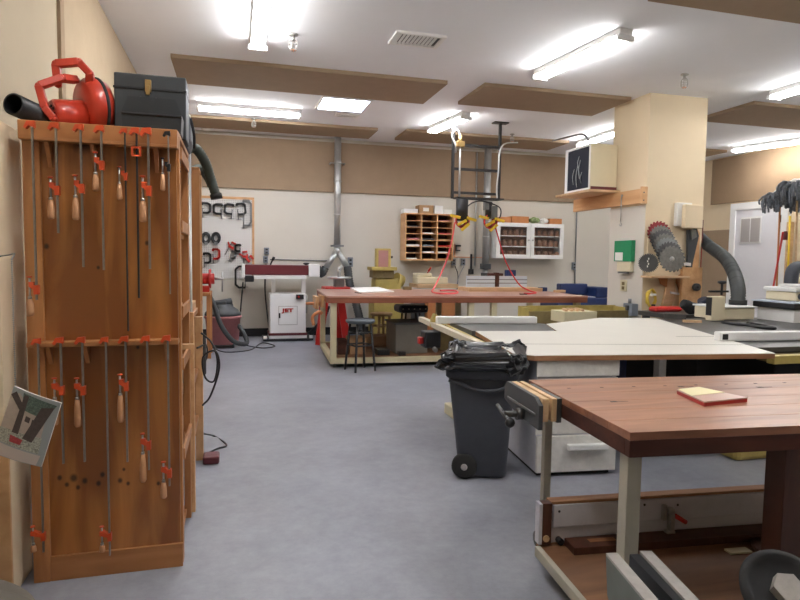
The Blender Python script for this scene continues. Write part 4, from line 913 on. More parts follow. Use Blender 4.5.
g=B(); box(g,px_-.05,px_+.06,HY-.09,HY-.02,zz[0]-.04,zz[0]+.04,.008); cyl(g,(px_,HY-.06,zz[0]),(px_,HY-.06,zz[0]+.12),.025); obj('valve',g,'brass',t2)
one('air_line',tube(B(),spline([(px_,HY-.06,zz[0]+.10),(px_-.05,HY-.05,zz[0]+.2),(px_-.12,HY-.03,zz[0]+.12),(px_-.06,HY-.02,zz[0]+.0),(px_-.03,HY+.03,zz[0]-.1)],6),.012,8),'paper','white air line looped at top left of the black frame','hose')
one('air_line',tube(B(),spline([(xr-.04,HY-.04,zz[3]+.02),(xr-.05,HY-.04,zz[2]+.1),(xr-.03,HY-.04,zz[1]),(xr-.02,HY-.04,zz[0]-.1),(xr+.06,HY-.02,zz[0]+.05),(xr+.28,HY,zz[0]+.09)],6),.012,8),'galv','grey air line winding up the right post of the black frame','hose')
def reel(px,label,blk):
    x=at(px,210,Y=7.95).x; zt_=zz[3]-.02; t=thing('hose_reel',label,'reel',(x,7.95,zt_),'hose reels under the black frame')
    if blk: obj('reel_case',cyl(B(),(x,7.95,zt_-.0),(x,7.95,zt_-.30),.085,n=24),'black',t)
    else:
        g=B(); box(g,x-.09,x-.03,7.9,8.0,zt_-.14,zt_,.01); box(g,x+.0,x+.1,7.9,8.0,zt_-.26,zt_-.08,.01); obj('bracket_body',g,'iron',t)
        obj('reel_case',cyl(B(),(x-.02,7.95,zt_-.02),(x-.02,7.95,zt_-.26),.05,n=20),'black',t)
    zc=zt_-.30
    for k in range(4):
        r_=.10-.012*k
        obj('hose_coil',tube(B(),[(x+r_*math.cos(q*PI/10),7.95+.02*k-.03,zc+r_*math.sin(q*PI/10)) for q in range(21)],.010,6),'cord_red' if k%2==0 else 'maroon',t)
    for k,(dx,dz,an) in enumerate(((-.13,.05,.2),(.02,-.09,-.7),(.11,.02,.25),(-.03,-.03,-.5))):
        obj('yellow_tie',bar(B(),(x+dx-.07*math.cos(an),7.86,zc+dz+.07*math.sin(an)),(x+dx+.07*math.cos(an),7.86,zc+dz-.07*math.sin(an)),.035,.045,(0,1,0)) ,'yellow',t)
    return t
reel(462,'left hose reel with black cylinder and yellow ties under the black frame',True)
reel(490,'right hose reel with grey bracket and yellow ties under the black frame',False)
one('hanging_cable',tube(B(),spline([at(466,208,Y=7.9),at(472,203,Y=7.9),at(480,201,Y=7.9),at(490,203,Y=7.88),at(500,208,Y=7.86),at(500,217,Y=7.86),at(494,221,Y=7.88)],6),.009,8),'black','black cord looping between the two hose reels','cord')
# ---- blue machine and olive bins right end
t=thing('miter_saw_stand','blue steel machine stand with white top behind the right end of long table','stand',(6.0,9.0,0))
p=lambda px,py,Y=8.9: at(px,py,Y=Y)
A,Bq=p(563,298),p(612,286)
obj('body',box(B(),A.x-.1,Bq.x,8.9,9.5,.45,A.z,.02),'blue',t)
g=B(); box(g,p(570,286).x,p(598,286).x,9.2,9.35,p(590,290).z-.1,p(590,284.5).z,.02); box(g,p(598,290).x,Bq.x-.03,8.95,9.4,A.z+.0,p(605,287.5).z,.02); obj('back_rail',g,'blue',t)
obj('white_top',prism(B(),[at(560,294,z=A.z+.002),at(572,290,z=A.z+.002),at(601,296,z=A.z+.002),at(595,297.5,z=A.z+.002)],(0,0,.012)),'white',t)
for x in (A.x-.05,Bq.x-.1): obj('leg',box(B(),x,x+.06,8.95,9.0,0,.45),'blue',t); obj('leg',box(B(),x,x+.06,9.4,9.45,0,.45),'blue',t)
t=thing('wood_bin','long olive wooden trough bin between long table and white saw table','bin',(4.1,6.4,0))
xa_=at(530,310,Y=6.25).x; xb_=4.60; zt_=at(560,305.5,Y=6.52).z
obj('side_board',box(B(),xa_,xb_,6.25,6.28,.3,zt_-.045),'olive_dark',t); obj('side_board',box(B(),xa_,xb_,6.52,6.55,.3,zt_),'olive',t)
obj('end_board',box(B(),xa_,xa_+.03,6.28,6.52,.3,zt_-.01),'olive',t); obj('end_board',box(B(),xb_-.03,xb_,6.28,6.52,.3,zt_-.01),'olive',t)
obj('bottom_board',box(B(),xa_+.03,xb_-.03,6.28,6.52,.3,.33),'olive_dark',t)
for x in (xa_,xb_-.05):
    for y in (6.25,6.50): obj('leg',box(B(),x,x+.05,y,y+.05,0,.3),'olive_dark',t)
t=thing('wood_box','small cream wooden box with scraps beside the olive trough','box',(4.2,6.3,0))
a_=at(560,311,Y=5.95).x; b_=at(592,311,Y=5.95).x; z_=at(575,311,Y=5.95).z
obj('pedestal',box(B(),a_+.05,b_-.05,5.90,6.10,0,z_-.12),'olive_dark',t); obj('box_body',box(B(),a_,b_,5.85,6.15,z_-.12,z_,.004),'cream',t)
for i in range(4):
    one('wood_scrap',bar(B(),(a_+.05+i*.07,5.90,z_+.012),(a_+.12+i*.05,6.08,z_+.012+.001*i),.03,.024),'pale_wood','short wood scrap lying on the small cream box','wood scrap','scraps on the cream box')
# ================================================================ COLUMN
CX,CY=4.683,6.13
t=thing('wall_beam','light wood beam fixed to the left side of the square column','beam',(4.66,6.9,1.98))
obj('beam',box(B(),4.625,4.682,6.13,7.62,2.0,2.17,.003),'pale_wood_y',t)
obj('beam_end',box(B(),4.60,4.682,6.10,6.13,1.99,2.19,.003),'pale_wood_y',t)
g=B()
for z in (2.03,2.12): cyl(g,(4.63,6.096,z),(4.63,6.10,z),.008,n=8)
obj('screw_head',g,'dark_grey',t)
one('wall_board',box(B(),4.24,4.682,6.62,7.45,2.171,2.20,.003),'pale_wood','wood shelf on the beam carrying the air cleaner','shelf')
t=thing('hanging_rod','thin steel rod hanging from beam above the green box','rod',(4.61,6.5,1.76))
obj('rod',tube(B(),[(4.612,6.50,2.12),(4.612,6.50,1.80)],.007,8),'steel',t)
g=B(); cyl(g,(4.612,6.50,2.12),(4.625,6.50,2.12),.014,n=10); tube(g,spline([(4.612,6.50,1.80),(4.612,6.48,1.765),(4.612,6.50,1.75),(4.612,6.52,1.765)],4),.007,8); obj('hook',g,'steel',t)
# air cleaner
t=thing('air_cleaner','cream box air cleaner with dark blue filter face on the wood shelf','air cleaner',(4.5,6.9,2.2))
A0=at(590.5,166,Y=6.70).x; zb,ztp=2.2005,at(604,144,Y=6.70).z
obj('case',box(B(),A0,4.675,6.70,7.28,zb,ztp,.006),'cream_box',t)
g=B(); f=.03; box(g,A0-.012,A0,6.70,7.28,zb,zb+f); box(g,A0-.012,A0,6.70,7.28,ztp-f,ztp); box(g,A0-.012,A0,6.70,6.72,zb+f,ztp-f); box(g,A0-.012,A0,7.22,7.28,zb+f,ztp-f); obj('filter_frame',g,'white',t)
mat('filter_navy',(.008,.012,.026),.8); obj('filter',box(B(),A0-.006,A0,6.72,7.22,zb+f,ztp-f),'filter_navy',t)
g=B()
for i,(y,z0,z1) in enumerate(((6.92,.16,.40),(6.98,.06,.34),(6.88,.10,.24),(7.06,.10,.30),(6.95,.30,.45))): tube(g,spline([(A0-.014,y,zb+z0),(A0-.02,y+.015,zb+(z0+z1)/2),(A0-.014,y-.01,zb+z1)],4),.004,5)
obj('dust_streak',g,'galv',t)
obj('control_strip',box(B(),A0+.01,4.67,6.69,6.70,zb+.0,zb+.045),'maroon',t)
one('conduit_pipe',tube(B(),spline([(4.42,6.95,ztp+.0),(4.42,6.95,ztp+.07),at(583,134.5,Y=7.1),at(572,136,Y=7.5),at(562,138.5,Y=8.1),at(552,141,z=ZC-.012)],6),.011,8),'clamp_grey','thin conduit curving from top of the air cleaner to the ceiling','pipe')
# green box, outlet, grey boxes on the column's left face (x=CX)
def L_(px,py): p=at(px,py,x=CX); return p
a_=L_(618.5,241); b_=L_(635,261.5)
t=thing('first_aid_box','green wall box with white sign above a cream tray on column side','box',(CX,(a_.y+b_.y)/2,b_.z))
obj('box_body',box(B(),CX-.06,CX-.001,b_.y,a_.y,b_.z,a_.z,.006),'green',t)
obj('white_sign',box(B(),CX-.064,CX-.06,b_.y+.16,b_.y+.31,b_.z+.01,b_.z+.11),'paper',t)
t=thing('paper_tray','cream towel dispenser fixed under the green box on the column','dispenser',(CX,(a_.y+b_.y)/2,b_.z-.13))
obj('body',box(B(),CX-.055,CX-.001,b_.y+.02,a_.y-.06,b_.z-.125,b_.z-.005,.006),'cream_box',t); obj('chrome_lip',box(B(),CX-.065,CX-.03,b_.y+.06,a_.y-.10,b_.z-.15,b_.z-.13),'clamp_grey',t)
a_=L_(621,280); b_=L_(627,291.5)
t=thing('wall_outlet','beige outlet plate on column below the green box','outlet',(CX,a_.y,b_.z)); obj('plate',box(B(),CX-.012,CX-.001,b_.y,a_.y,b_.z,a_.z,.003),'cream',t)
for s in (.3,.7): zz_=b_.z+(a_.z-b_.z)*s; obj('socket',box(B(),CX-.016,CX-.012,b_.y+.04,a_.y-.04,zz_-.02,zz_+.02),'olive_dark',t)
for (p0,q0,p1,q1,lb,hn) in ((611,309.5,623,319,'grey metal switch box low on column edge, the wider left one',0),(629.5,303,638,316,'grey disconnect box with lever low on column, right of the wider grey box',1)):
    a_=L_(p0,q0); b_=L_(p1,q1); t=thing('switch_box',lb,'switch box',(CX,a_.y,b_.z))
    y0=max(b_.y,6.14); y1=min(a_.y,6.80); obj('body',box(B(),CX-.09,CX-.001,y0,y1,b_.z,a_.z,.006),'grey_box',t)
    obj('switch_lever',box(B(),CX-.12,CX-.09,y0+.05,y0+.09,a_.z-.08,a_.z-.02,.004),'dark_grey',t)
    obj('conduit_stub',cyl(B(),(CX-.06,(y0+y1)/2,a_.z),(CX-.06,(y0+y1)/2,a_.z+.06),.02),'clamp_grey',t)
# front of the column
FY=CY
def F(px,py,Y=6.05): return at(px,py,Y=Y)
t=thing('blade_shelf','cream plywood board and shelf on front of column holding saw blades','shelf',(4.95,FY,1.12))
a_=F(643,290,6.1); b_=F(692,232,6.1); s0=F(646,277,6.0); s1=F(684,277,6.0)
obj('shelf_board',box(B(),s0.x,s1.x,5.90,6.10,s0.z-.01,s0.z+.015,.003),'pale_wood',t)
obj('back_board',box(B(),4.72,5.20,6.105,6.129,1.13,1.60,.003),'wall',t)
pk=F(673,262,5.8); st=F(655,236,6.09)
obj('peg',cyl(B(),(pk.x,5.62,pk.z),(st.x,6.105,st.z+.00),.012),'pale_wood',t)
def gear(c,nrm,r,teeth,th=.004):
    n=Vector(nrm).normalized(); s_,u_=_frame(n); P=[]
    for k in range(teeth):
        for f,rr in ((0,r*.88),(.55,r),(.8,r*.985),(.85,r*.87)):
            a_=2*PI*(k+f)/teeth; P.append(Vector(c)+s_*math.cos(a_)*rr+u_*math.sin(a_)*rr)
    g=B(); prism(g,P,n*th); return g
nb=7
for i in range(nb):
    f=i/(nb-1); px=659+(672-659)*f; py=233+(259-233)*f; Y=6.07-.42*f; c=F(px,py,Y); r=.146+.006*f
    t=thing('saw_blade',['red painted saw blade at the back top of the blade stack on column','grey saw blade just in front of the red blade','third saw blade from the red blade in the slanting stack','fourth saw blade in the slanting stack on column','bluish saw blade near the middle of the slanting stack','saw blade just behind the foremost blade of the stack','foremost saw blade with visible arbor hole at the lower end of the stack'][i],'saw blade',tuple(c),'saw blades stacked on the column')
    obj('disc',gear(c,(-.25,-1,.15),r,20+2*(i%3)),'dull_red' if i==0 else ('blade','iron_dark','blade','iron','blue_blade' if 0 else 'iron_dark','blade')[i-1],t)
    obj('arbor_ring',lathe(B(),[(.028,.0045),(.028,.006),(.008,.006)],c,(-.25,-1,.15),16),'steel' if i else 'maroon',t)
c=F(648.5,263,6.02)
t=thing('saw_blade','single dark saw blade with white markings leaning at the left of the shelf','saw blade',tuple(c))
obj('disc',gear(c,(-.6,-.8,.0),.115,34),'iron_dark',t)
g=B()
for k in range(4): 
    s_,u_=_frame(Vector((-.6,-.8,0)).normalized()); pos=Vector(c)+Vector((-.6,-.8,0)).normalized()*.006+u_*(.05-.03*k)+s_*(.01*(k%2)); bar(g,pos-u_*.011,pos+u_*.011,.012,.002,(-.6,-.8,0))
obj('white_marking',g,'paper',t)
# paper packets, wood templates
a_,b_=F(676,226,6.08),F(692,203,6.08)
one('paper_packet',box(B(),a_.x,b_.x,6.07,6.129,a_.z,b_.z,.01),'paper','white paper packet pinned high on column front','packet')
a_,b_=F(685,228,6.0),F(704,205,6.0)
one('sanding_pad_bundle',box(B(),a_.x,b_.x,6.0,6.068,a_.z,b_.z,.012),'wall','thick pale cloth bundle in front of the white packet on column','bundle')
def poly(pts,Y,d,mt,name,label,cat):
    return one(name,prism(B(),[F(x,y,Y) for x,y in pts],(0,d,0)),mt,label,cat)
poly([(688,230),(697,228),(699,236),(693,262),(690,284),(686,283),(688,256)],6.07,.03,'dark_grey','blade_guard','dark curved saw guard hanging at right of the blade stack','guard')
poly([(691,229),(696,230),(697,237),(692,240)],6.05,.019,'iron','guard_plate','small grey metal plate on top of the dark guard','plate')
poly([(691,250),(697,228),(700,233),(699,262),(696,285),(693,290),(688,288)],6.08,.024,'pale_wood_y','wood_template','long narrow wooden template at right edge of column','template')
poly([(676,277),(688,270),(690,283),(680,290)],6.095,.033,'orange_brown','wood_template','orange brown wood jig under the blade shelf','template')
poly([(668,278),(676,277),(675,296),(670,312),(662,311),(666,292)],6.09,.038,'pale_wood','wood_template','pale forked wood template hanging beneath the blade shelf','template')
poly([(680,290),(694,287),(692,306),(682,307)],6.09,.038,'pale_wood_y','wood_template','pinkish square wood template low on column','template')
poly([(671,291.5),(691,295),(691,297),(671,293.5)],6.065,.02,'white','push_stick','thin white straight stick across the lower column','stick')
poly([(683,262),(691,263),(691,266),(683,265)],6.045,.02,'white','push_stick','short white stick beside the foremost saw blade','stick')
poly([(659,277),(668,277),(667,287),(661,284)],6.085,.02,'orange_brown','wood_bracket','brown bracket beneath left part of blade shelf','bracket')
c=F(695,287,5.97)
t=thing('hole_saw','small round grey tool hanging low at right of column','tool',tuple(c)); obj('cup',lathe(B(),[(.03,0),(.045,.01),(.045,.05),(.02,.055)],c,(-.2,-1,0),16),'iron_dark',t); obj('center_hole',lathe(B(),[(.012,.055),(.012,.06)],c,(-.2,-1,0),10),'black',t)
one('red_strap',box(B(),5.50,5.53,6.14,6.22,1.55,1.83,.003),'maroon','dark red strap on right edge of column below the cloth bundle','strap')
one('wood_post',box(B(),5.50,5.56,6.30,6.45,1.1,2.1,.003),'pale_wood_y','wood board on right side of the square column','board')  # a wood post beside the column, its foot clear of the floor
one('red_strap',box(B(),5.50,5.525,6.14,6.22,1.25,1.5,.003),'red','red strip on right edge of column beside the guard','strap')
# yellow cord coil
c=F(650.5,298,6.08); g=[]
for k in range(98):
    a_=k*2*PI/20; g.append((c.x+.058*(1+.12*math.sin(k*1.7))*math.cos(a_),6.09-.00045*k,c.z+.10*(1+.1*math.sin(k*.9))*math.sin(a_)))
t=thing('coiled_lead','yellow extension cord coiled and hung low on column','cord',tuple(c)); obj('coil',tube(B(),g,.008,6),'cord_yellow',t); obj('wrap',box(B(),c.x-.03,c.x+.035,6.02,6.045,c.z+.03,c.z+.055),'paper',t); obj('plug',box(B(),c.x-.02,c.x+.02,6.01,6.04,c.z-.12,c.z-.07,.006),'black',t)
# ================================================================ BIG WHITE TABLE / TABLE SAW
TZ=.745
t=thing('outfeed_table','wide white laminate table top with brown edge around the table saw','table',(2.6,3.9,TZ))
PT=[(1.82,4.36),(2.48,4.26),(2.66,4.76),(3.49,5.2),(4.07,5.11),(3.26,2.97),(1.70,3.17),(1.61,3.27)]
def shr(P,d):
    c=Vector((sum(p[0] for p in P)/len(P),sum(p[1] for p in P)/len(P))); return [(p[0]+(c.x-p[0])*d,p[1]+(c.y-p[1])*d) for p in P]
obj('top_sheet',prism(B(),[(x,y,TZ-.004) for x,y in PT],(0,0,.004)),'laminate',t)
obj('board_edge',prism(B(),[(x,y,TZ-.034) for x,y in PT],(0,0,.0295)),'edge_brown',t)
g=B()
def groove(p,q,w=.008):
    P,Q=at(*p,z=TZ),at(*q,z=TZ); d=(Q-P).normalized(); n=Vector((-d.y,d.x,0))*w/2
    g.faces.new([g.verts.new(v+Vector((0,0,.0008))) for v in (P-n,Q-n,Q+n,P+n)])
groove((507,344),(768,345),.010); groove((676,336.5),(722,336.5),.012); groove((597,343),(600,343),.002)
obj('miter_slot',g,'black_matte',t)
g=B(); 
for (x,y) in ((2.75,4.4),(3.1,3.35),(3.6,4.75)): box(g,x,x+.06,y,y+.06,0,TZ-.035)
for gi in ((2.75,4.4),): pass
obj('leg',box(B(),3.55,3.61,4.7,4.76,0,TZ-.035),'white',t); obj('leg',box(B(),2.6,2.66,4.3,4.36,0,TZ-.035),'white',t); g.free()
# table saw
t=thing('table_saw','cast iron table saw with long white fence left of the white laminate table','table saw',(2.1,4.6,0))
GP=[(1.80,4.38),(2.47,4.28),(2.66,4.78),(2.55,4.95),(1.86,5.05)]
obj('cast_top',prism(B(),[(x,y,TZ-.045) for x,y in GP],(0,0,.043)),'iron',t)
fa=at(436,323.5,z=TZ+.0); fb=at(536,323.5,z=TZ)
fh=.062
bx=B(); bar(bx,(fa.x,fa.y,TZ+fh/2+.001),(fb.x,fb.y,TZ+fh/2+.001),.07,fh,bev=.010); obj('rip_fence',bx,'white',t)
bx=B(); bar(bx,at(421,319,z=TZ-.02),at(481,345.5,z=TZ-.02),.05,.045,bev=.003); obj('front_rail',bx,'rail_tan',t)
bx=B(); bar(bx,at(434,321,z=TZ-.03),at(515,357,z=TZ-.05)+Vector((-.03,.1,0)),.03,.04); obj('rail_support',bx,'olive',t)
bx=B(); bar(bx,at(480,344.5,z=TZ-.02)+Vector((.005,-.0,0)),at(481.5,346,z=TZ-.02),.04,.035); obj('rail_end_cap',bx,'black',t)
pf=at(433,322,z=TZ); obj('fence_head',prism(B(),[(pf.x-.03,pf.y-.05,TZ-.04),(pf.x+.05,pf.y-.05,TZ-.04),(pf.x+.035,pf.y-.05,TZ+.05),(pf.x,pf.y-.05,TZ+.08),(pf.x-.02,pf.y-.05,TZ+.03)],(0,.06,0)),'olive',t)
a_,b_=at(425.5,332,Y=4.8),at(441,348,Y=4.8)
sw=obj('switch_box',box(B(),a_.x,b_.x,4.8,4.95,b_.z,a_.z,.012),'black',t); obj('paddle_switch',box(B(),a_.x-.045,a_.x,4.84,4.9,b_.z+.03,b_.z+.09,.01),'red',t)
obj('handwheel',lathe(B(),[(.02,0),(.02,.04)],(b_.x-.06,4.80,b_.z-.005),(0,-1,-.2),12),'steel',t)
obj('saw_cabinet',box(B(),1.98,2.55,4.42,4.90,.0,TZ-.046,.01),'olive_dark',t)
obj('trunnion_cover',box(B(),1.80,1.98,4.55,4.80,.42,TZ-.046,.01),'dark_grey',t)
# white drawer cabinet below
c0,c1=1.735,2.245; y0,y1=3.175,3.72
t=thing('drawer_cabinet','scuffed white wooden cabinet with a big drawer under the white table','cabinet',(2.0,3.5,0))
obj('carcass',box(B(),c0,c1,y0+.02,y1,.03,TZ-.036,.003),'lavender',t)
obj('upper_band',box(B(),c0-.01,c1+.01,y0+.005,y0+.019,.61,TZ-.037,.004),'white_paint',t); obj('upper_panel',box(B(),c0-.005,c1+.005,y0+.012,y0+.019,.26,.60,.003),'white_paint',t)
dr=obj('drawer_front',box(B(),c0,c1,y0-.005,y0+.019,.03,.252,.004),'white_paint',t)
hz=at(585,446,Y=y0-.03).z; hx0,hx1=at(567,446,Y=y0-.03).x,at(604,446,Y=y0-.03).x
g=B(); box(g,hx0,hx1,y0-.045,y0-.006,hz-.012,hz+.022,.006); obj('drawer_pull',g,'white',dr)
obj('toe_base',box(B(),c0+.02,c1-.02,y0+.04,y1,.0,.03),'black_matte',t); turn(t,math.radians(-6),c0,y0)
# dark second cabinet under right side with posts
t=thing('machine_cabinet','dark cabinet in shadow under the right part of the white table','cabinet',(3.2,4.1,0))
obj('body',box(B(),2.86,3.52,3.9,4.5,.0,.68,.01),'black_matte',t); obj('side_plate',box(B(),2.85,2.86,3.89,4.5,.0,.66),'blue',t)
obj('post',box(B(),3.00,3.06,3.70,3.76,0,.70),'white',t) 
# ================================================================ SECOND SAW (right)
t=thing('cabinet_saw','second table saw with dark grey top and white fence at right','table saw',(4.2,4.2,0))
GP=[(3.80,4.95),(4.25,5.15),(5.4,4.75),(5.4,3.3),(3.42,3.38)]
obj('cast_top',prism(B(),[(4.075+.02,5.13,TZ-.040),(5.6,5.05,TZ-.040),(5.6,3.2,TZ-.040),(3.375,3.22,TZ-.040)],(0,0,.034)),'iron_dark',t)
f0=at(720,341,z=TZ); f1=f0+Vector((2.2,-.16,0)); bx=B(); bar(bx,(f0.x,f0.y+.03,TZ+.030),(f1.x,f1.y,TZ+.030),.07,.066,bev=.008); obj('rip_fence',bx,'white',t)
d_=(f1-f0).normalized(); bx=B(); bar(bx,Vector((f0.x+.015,f0.y-.0065,TZ+.03)),Vector((f0.x+.06,f0.y-.0095,TZ+.03)),.004,.04); obj('fence_end_cap',bx,'black',t)
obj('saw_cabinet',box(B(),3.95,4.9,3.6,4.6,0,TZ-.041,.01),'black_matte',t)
obj('rail',box(B(),3.40,5.6,3.10,3.16,TZ-.10,TZ-.045,.004),'olive',t)
obj('rail_bracket',box(B(),3.40,5.6,3.16,3.24,TZ-.09,TZ-.05),'olive_dark',t)
# items behind / on that saw, near the column
def T(px,py): return at(px,py,z=TZ)
def bx2(p0,p1,q0,q1,Y,d,mt,name,label,cat,bev=.004,zmin=None):
    a_,b_=at(p0,q1,Y=Y),at(p1,q0,Y=Y); return one(name,box(B(),a_.x,b_.x,Y,Y+d,a_.z if zmin is None else zmin,b_.z,bev),mt,label,cat)
t=thing('dust_hood','cream box with dark slot and pale flat hood fed by the thick hose','dust hood',(4.8,5.2,0))
ux0,ux1,uz=at(712,310,Y=4.78).x,at(725,310,Y=4.78).x,at(716,296.5,Y=4.78).z
obj('upright_box',box(B(),ux0,ux1,4.78,4.86,TZ,uz,.006),'cream_box',t)
obj('dark_slot',box(B(),ux0-.004,ux0,4.785,4.855,TZ+.05,uz-.01),'black',t)
hx=ux1+.004; hz1=at(740,305,Y=4.86).z
obj('flat_hood',box(B(),hx+.01,hx+.42,4.84,5.20,TZ,hz1-.03,.008),'cream_box',t)
obj('hood_lid',box(B(),hx,hx+.43,4.82,5.22,hz1-.029,hz1-.012,.004),'white',t)
hzp_=hz1-.012
pts,rs=ribbed([Vector((5.60,6.62,1.70)),Vector((5.60,6.35,1.66)),at(709,246,Y=6.1),at(725,258,Y=5.65),at(734,273,Y=5.35),at(738,289,Y=5.1),(at(738,300,Y=5.03).x,5.03,hzp_+.01)],.072,pitch=.03)
t=thing('dust_hose','thick grey hose arching down from column to the cream dust hood','hose',tuple(pts[-1])); obj('hose_body',tube(B(),pts,rs,16),'hose',t); obj('hose_collar',lathe(B(),[(.085,0),(.085,.05)],(pts[-1].x,5.03,hzp_),n=20),'rubber',t)
# workbench behind with black tools
t=thing('side_bench','low grey topped bench along front of the square column','bench',(4.6,5.7,0))
obj('benchtop',box(B(),4.5,5.10,5.37,5.95,TZ-.05,TZ-.0,.003),'iron_dark',t); 
for x in (4.53,5.0):
    for y in (5.4,5.85): obj('leg',box(B(),x,x+.06,y,y+.06,0,TZ-.051),'dark_grey',t)
one('power_tool',box(B(),at(656,316,Y=5.7).x,at(683,316,Y=5.7).x,5.7,5.85,TZ,at(670,307,Y=5.7).z,.03),'red','red power tool body lying on bench before the column','power tool')
one('spirit_level',bar(B(),at(664,316,z=TZ+.03)+Vector((0,-.0,0)),at(686,317,z=TZ+.03),.05,.05),'iron_dark','dark straight tool in front of the red power tool','tool')
def gloves(ps,r,label,name,mt='black_matte'):
    t=thing(name,label,'tool',tuple(Vector(ps[0][0])))
    for k,(a_,b_,r_) in enumerate(ps): obj('body' if k==0 else 'grip',tube(B(),spline([a_,(Vector(a_)+Vector(b_))/2+Vector((0,0,.015)),b_],3),[r_*.8]+[r_]*4+[r_*.6]+[r_*.5],10),mt,t)
P_=lambda px,py,Y=5.45: at(px,py,Y=Y)
gloves([(P_(683,303),P_(702,316),.055),(P_(688,306),P_(714,316),.055),(P_(682,304),P_(692,315),.04),(P_(704,312),P_(714,317),.05)],0,'black jigsaw shaped tool lying on the grey bench','cordless_tool')
gloves([(P_(702,299,5.58),P_(708,314,5.58),.065),(P_(698,306,5.55),P_(707,313,5.55),.05)],0,'dark blue black power tool standing beside the cream hood','cordless_tool','blue_vinyl')
one('wood_scrap',bar(B(),at(683,321,z=TZ+.012),at(701,321.5,z=TZ+.012),.05,.022),'pale_wood','pale wood scrap on grey saw top before the black tools','wood scrap')
t=thing('hold_down_clamp','black clamp knob on a rod above the cream dust hood','clamp',tuple(P_(722,292)))
a_=P_(722,284,5.3); g=B(); cyl(g,(a_.x,5.3,a_.z-.12),(a_.x,5.3,a_.z),.012); obj('rod',g,'black',t); obj('knob',lathe(B(),[(.02,0),(.045,.01),(.045,.03),(.02,.035)],a_,n=12),'black',t); bx=B(); bar(bx,(a_.x-.16,5.3,a_.z-.08),(a_.x+.08,5.3,a_.z-.08),.03,.02); obj('arm',bx,'black',t)
one('plywood_sheet',box(B(),5.12,5.40,5.98,6.0+.02,.0,1.25),'pale_wood_y','pinkish brown plywood offcut standing behind the cream hood','board')
one('extension_cable',tube(B(),spline([at(722,322,z=TZ+.01),at(735,324,z=TZ+.01),at(748,325,z=TZ+.012),at(760,327,z=TZ+.01),at(775,328,z=TZ+.01),at(748,322.5,z=TZ+.012)],6),.014,8),'black','thick black cord on the grey saw top left of the white machine','cord')
# white machine at right edge
t=thing('planer','white and black thickness machine with grey elbow pipe at right picture edge','machine',(5.5,4.7,0))
Y_=4.55; X=lambda px: at(px,300,Y=Y_).x; Z=lambda py: at(775,py,Y=Y_).z
OX=X(794)
obj('base',box(B(),OX+.01,OX+1.0,Y_,Y_+.42,Z(331),Z(310),.006),'white',t)
obj('bed_plate',box(B(),OX-.03,OX+1.05,Y_-.03,Y_+.45,Z(310),Z(304),.012),'black',t)
obj('bed_trim',box(B(),OX-.035,OX+1.05,Y_-.04,Y_+.46,Z(304),Z(302.5),.002),'pale_blue',t)
obj('head',box(B(),OX+.08,OX+.9,Y_+.05,Y_+.40,Z(302),Z(293),.01),'cream_box',t)
obj('head_top',box(B(),OX+.06,OX+.95,Y_+.03,Y_+.42,Z(292.5),Z(288),.015),'white',t)
obj('height_knob',lathe(B(),[(.03,0),(.03,.02),(.015,.03)],(OX+.13,Y_+.05,Z(297)),(0,-1,0),14),'dark_grey',t)
obj('port_flange',lathe(B(),[(.10,0),(.10,.03),(.075,.035)],(OX+.20,Y_+.22,Z(288)),n=20),'white',t)
pts=spline([(OX+.20,Y_+.22,Z(288)+.03),(OX+.20,Y_+.22,Z(278)),(OX+.22,Y_+.22,Z(270)),(OX+.29,Y_+.22,Z(267)),(OX+.45,Y_+.22,Z(267))],5); obj('elbow_pipe',tube(B(),pts,.062,18),'grey_plastic',t)
# mops & brooms behind
def mop(px0,py0,px1,Y,mt,label,head=True,r=.014,cat='broom'):
    top=at(px0,py0,Y=Y); bot=at(px1,300,Y=Y); d=(bot-top); k=(0-top.z)/d.z; foot=top+d*k
    t=thing('mop' if head else 'broom',label,'mop' if head else cat,tuple(foot)); obj('handle',cyl(B(),foot,top,r,n=10),mt,t); return t,top
t,top=mop(780,205,776,7.4,'orange_brown','string mop stood upside down at right edge, fluffy grey head up')
g=B(); rnd=random.Random(3)
for k in range(98):
    a_=rnd.random()*2*PI; R_=.18+.17*rnd.random(); zz=rnd.uniform(-.03,.07); c=Vector((top.x+.02,7.4,top.z+.0))
    tube(g,spline([c+Vector((.03*math.cos(a_),.03*math.sin(a_),.10+zz)),c+Vector((R_*.7*math.cos(a_),R_*.5*math.sin(a_),.12+zz)),c+Vector((R_*math.cos(a_),R_*.7*math.sin(a_),.04+zz)),c+Vector((R_*.95*math.cos(a_),R_*.7*math.sin(a_),-.06+zz*2.2))],2),.014,5)
obj('mop_head',g,'mop',t); obj('mop_clamp',lathe(B(),[(.05,-.02),(.11,.13),(.09,.21),(.02,.27)],top,n=14),'paper',t)
t,top=mop(797,196,795,7.1,'pale_wood','second string mop at right picture edge behind the first, pale handle')
g=B()
for k in range(98):
    a_=rnd.random()*2*PI; R_=.18+.17*rnd.random(); zz=rnd.uniform(-.03,.07); c=Vector((top.x+.0,7.1,top.z+.0))
    tube(g,spline([c+Vector((.03*math.cos(a_),.03*math.sin(a_),.12+zz)),c+Vector((R_*.7*math.cos(a_),R_*.5*math.sin(a_),.15+zz)),c+Vector((R_*math.cos(a_),R_*.7*math.sin(a_),.06+zz)),c+Vector((R_*.95*math.cos(a_),R_*.7*math.sin(a_),-.06+zz*2.2))],2),.014,5)
obj('mop_head',g,'mop',t); obj('mop_clamp',lathe(B(),[(.03,0),(.14,.12),(.12,.2),(.04,.25)],top+Vector((-.03,0,0)),n=14),'paper',t)
mop(790,216,787,7.6,'yellow','yellow orange broom pole between the two mops',False)
t,top=mop(783,232,771,7.1,'red','red pole leaning left of the mops against the white door',False)
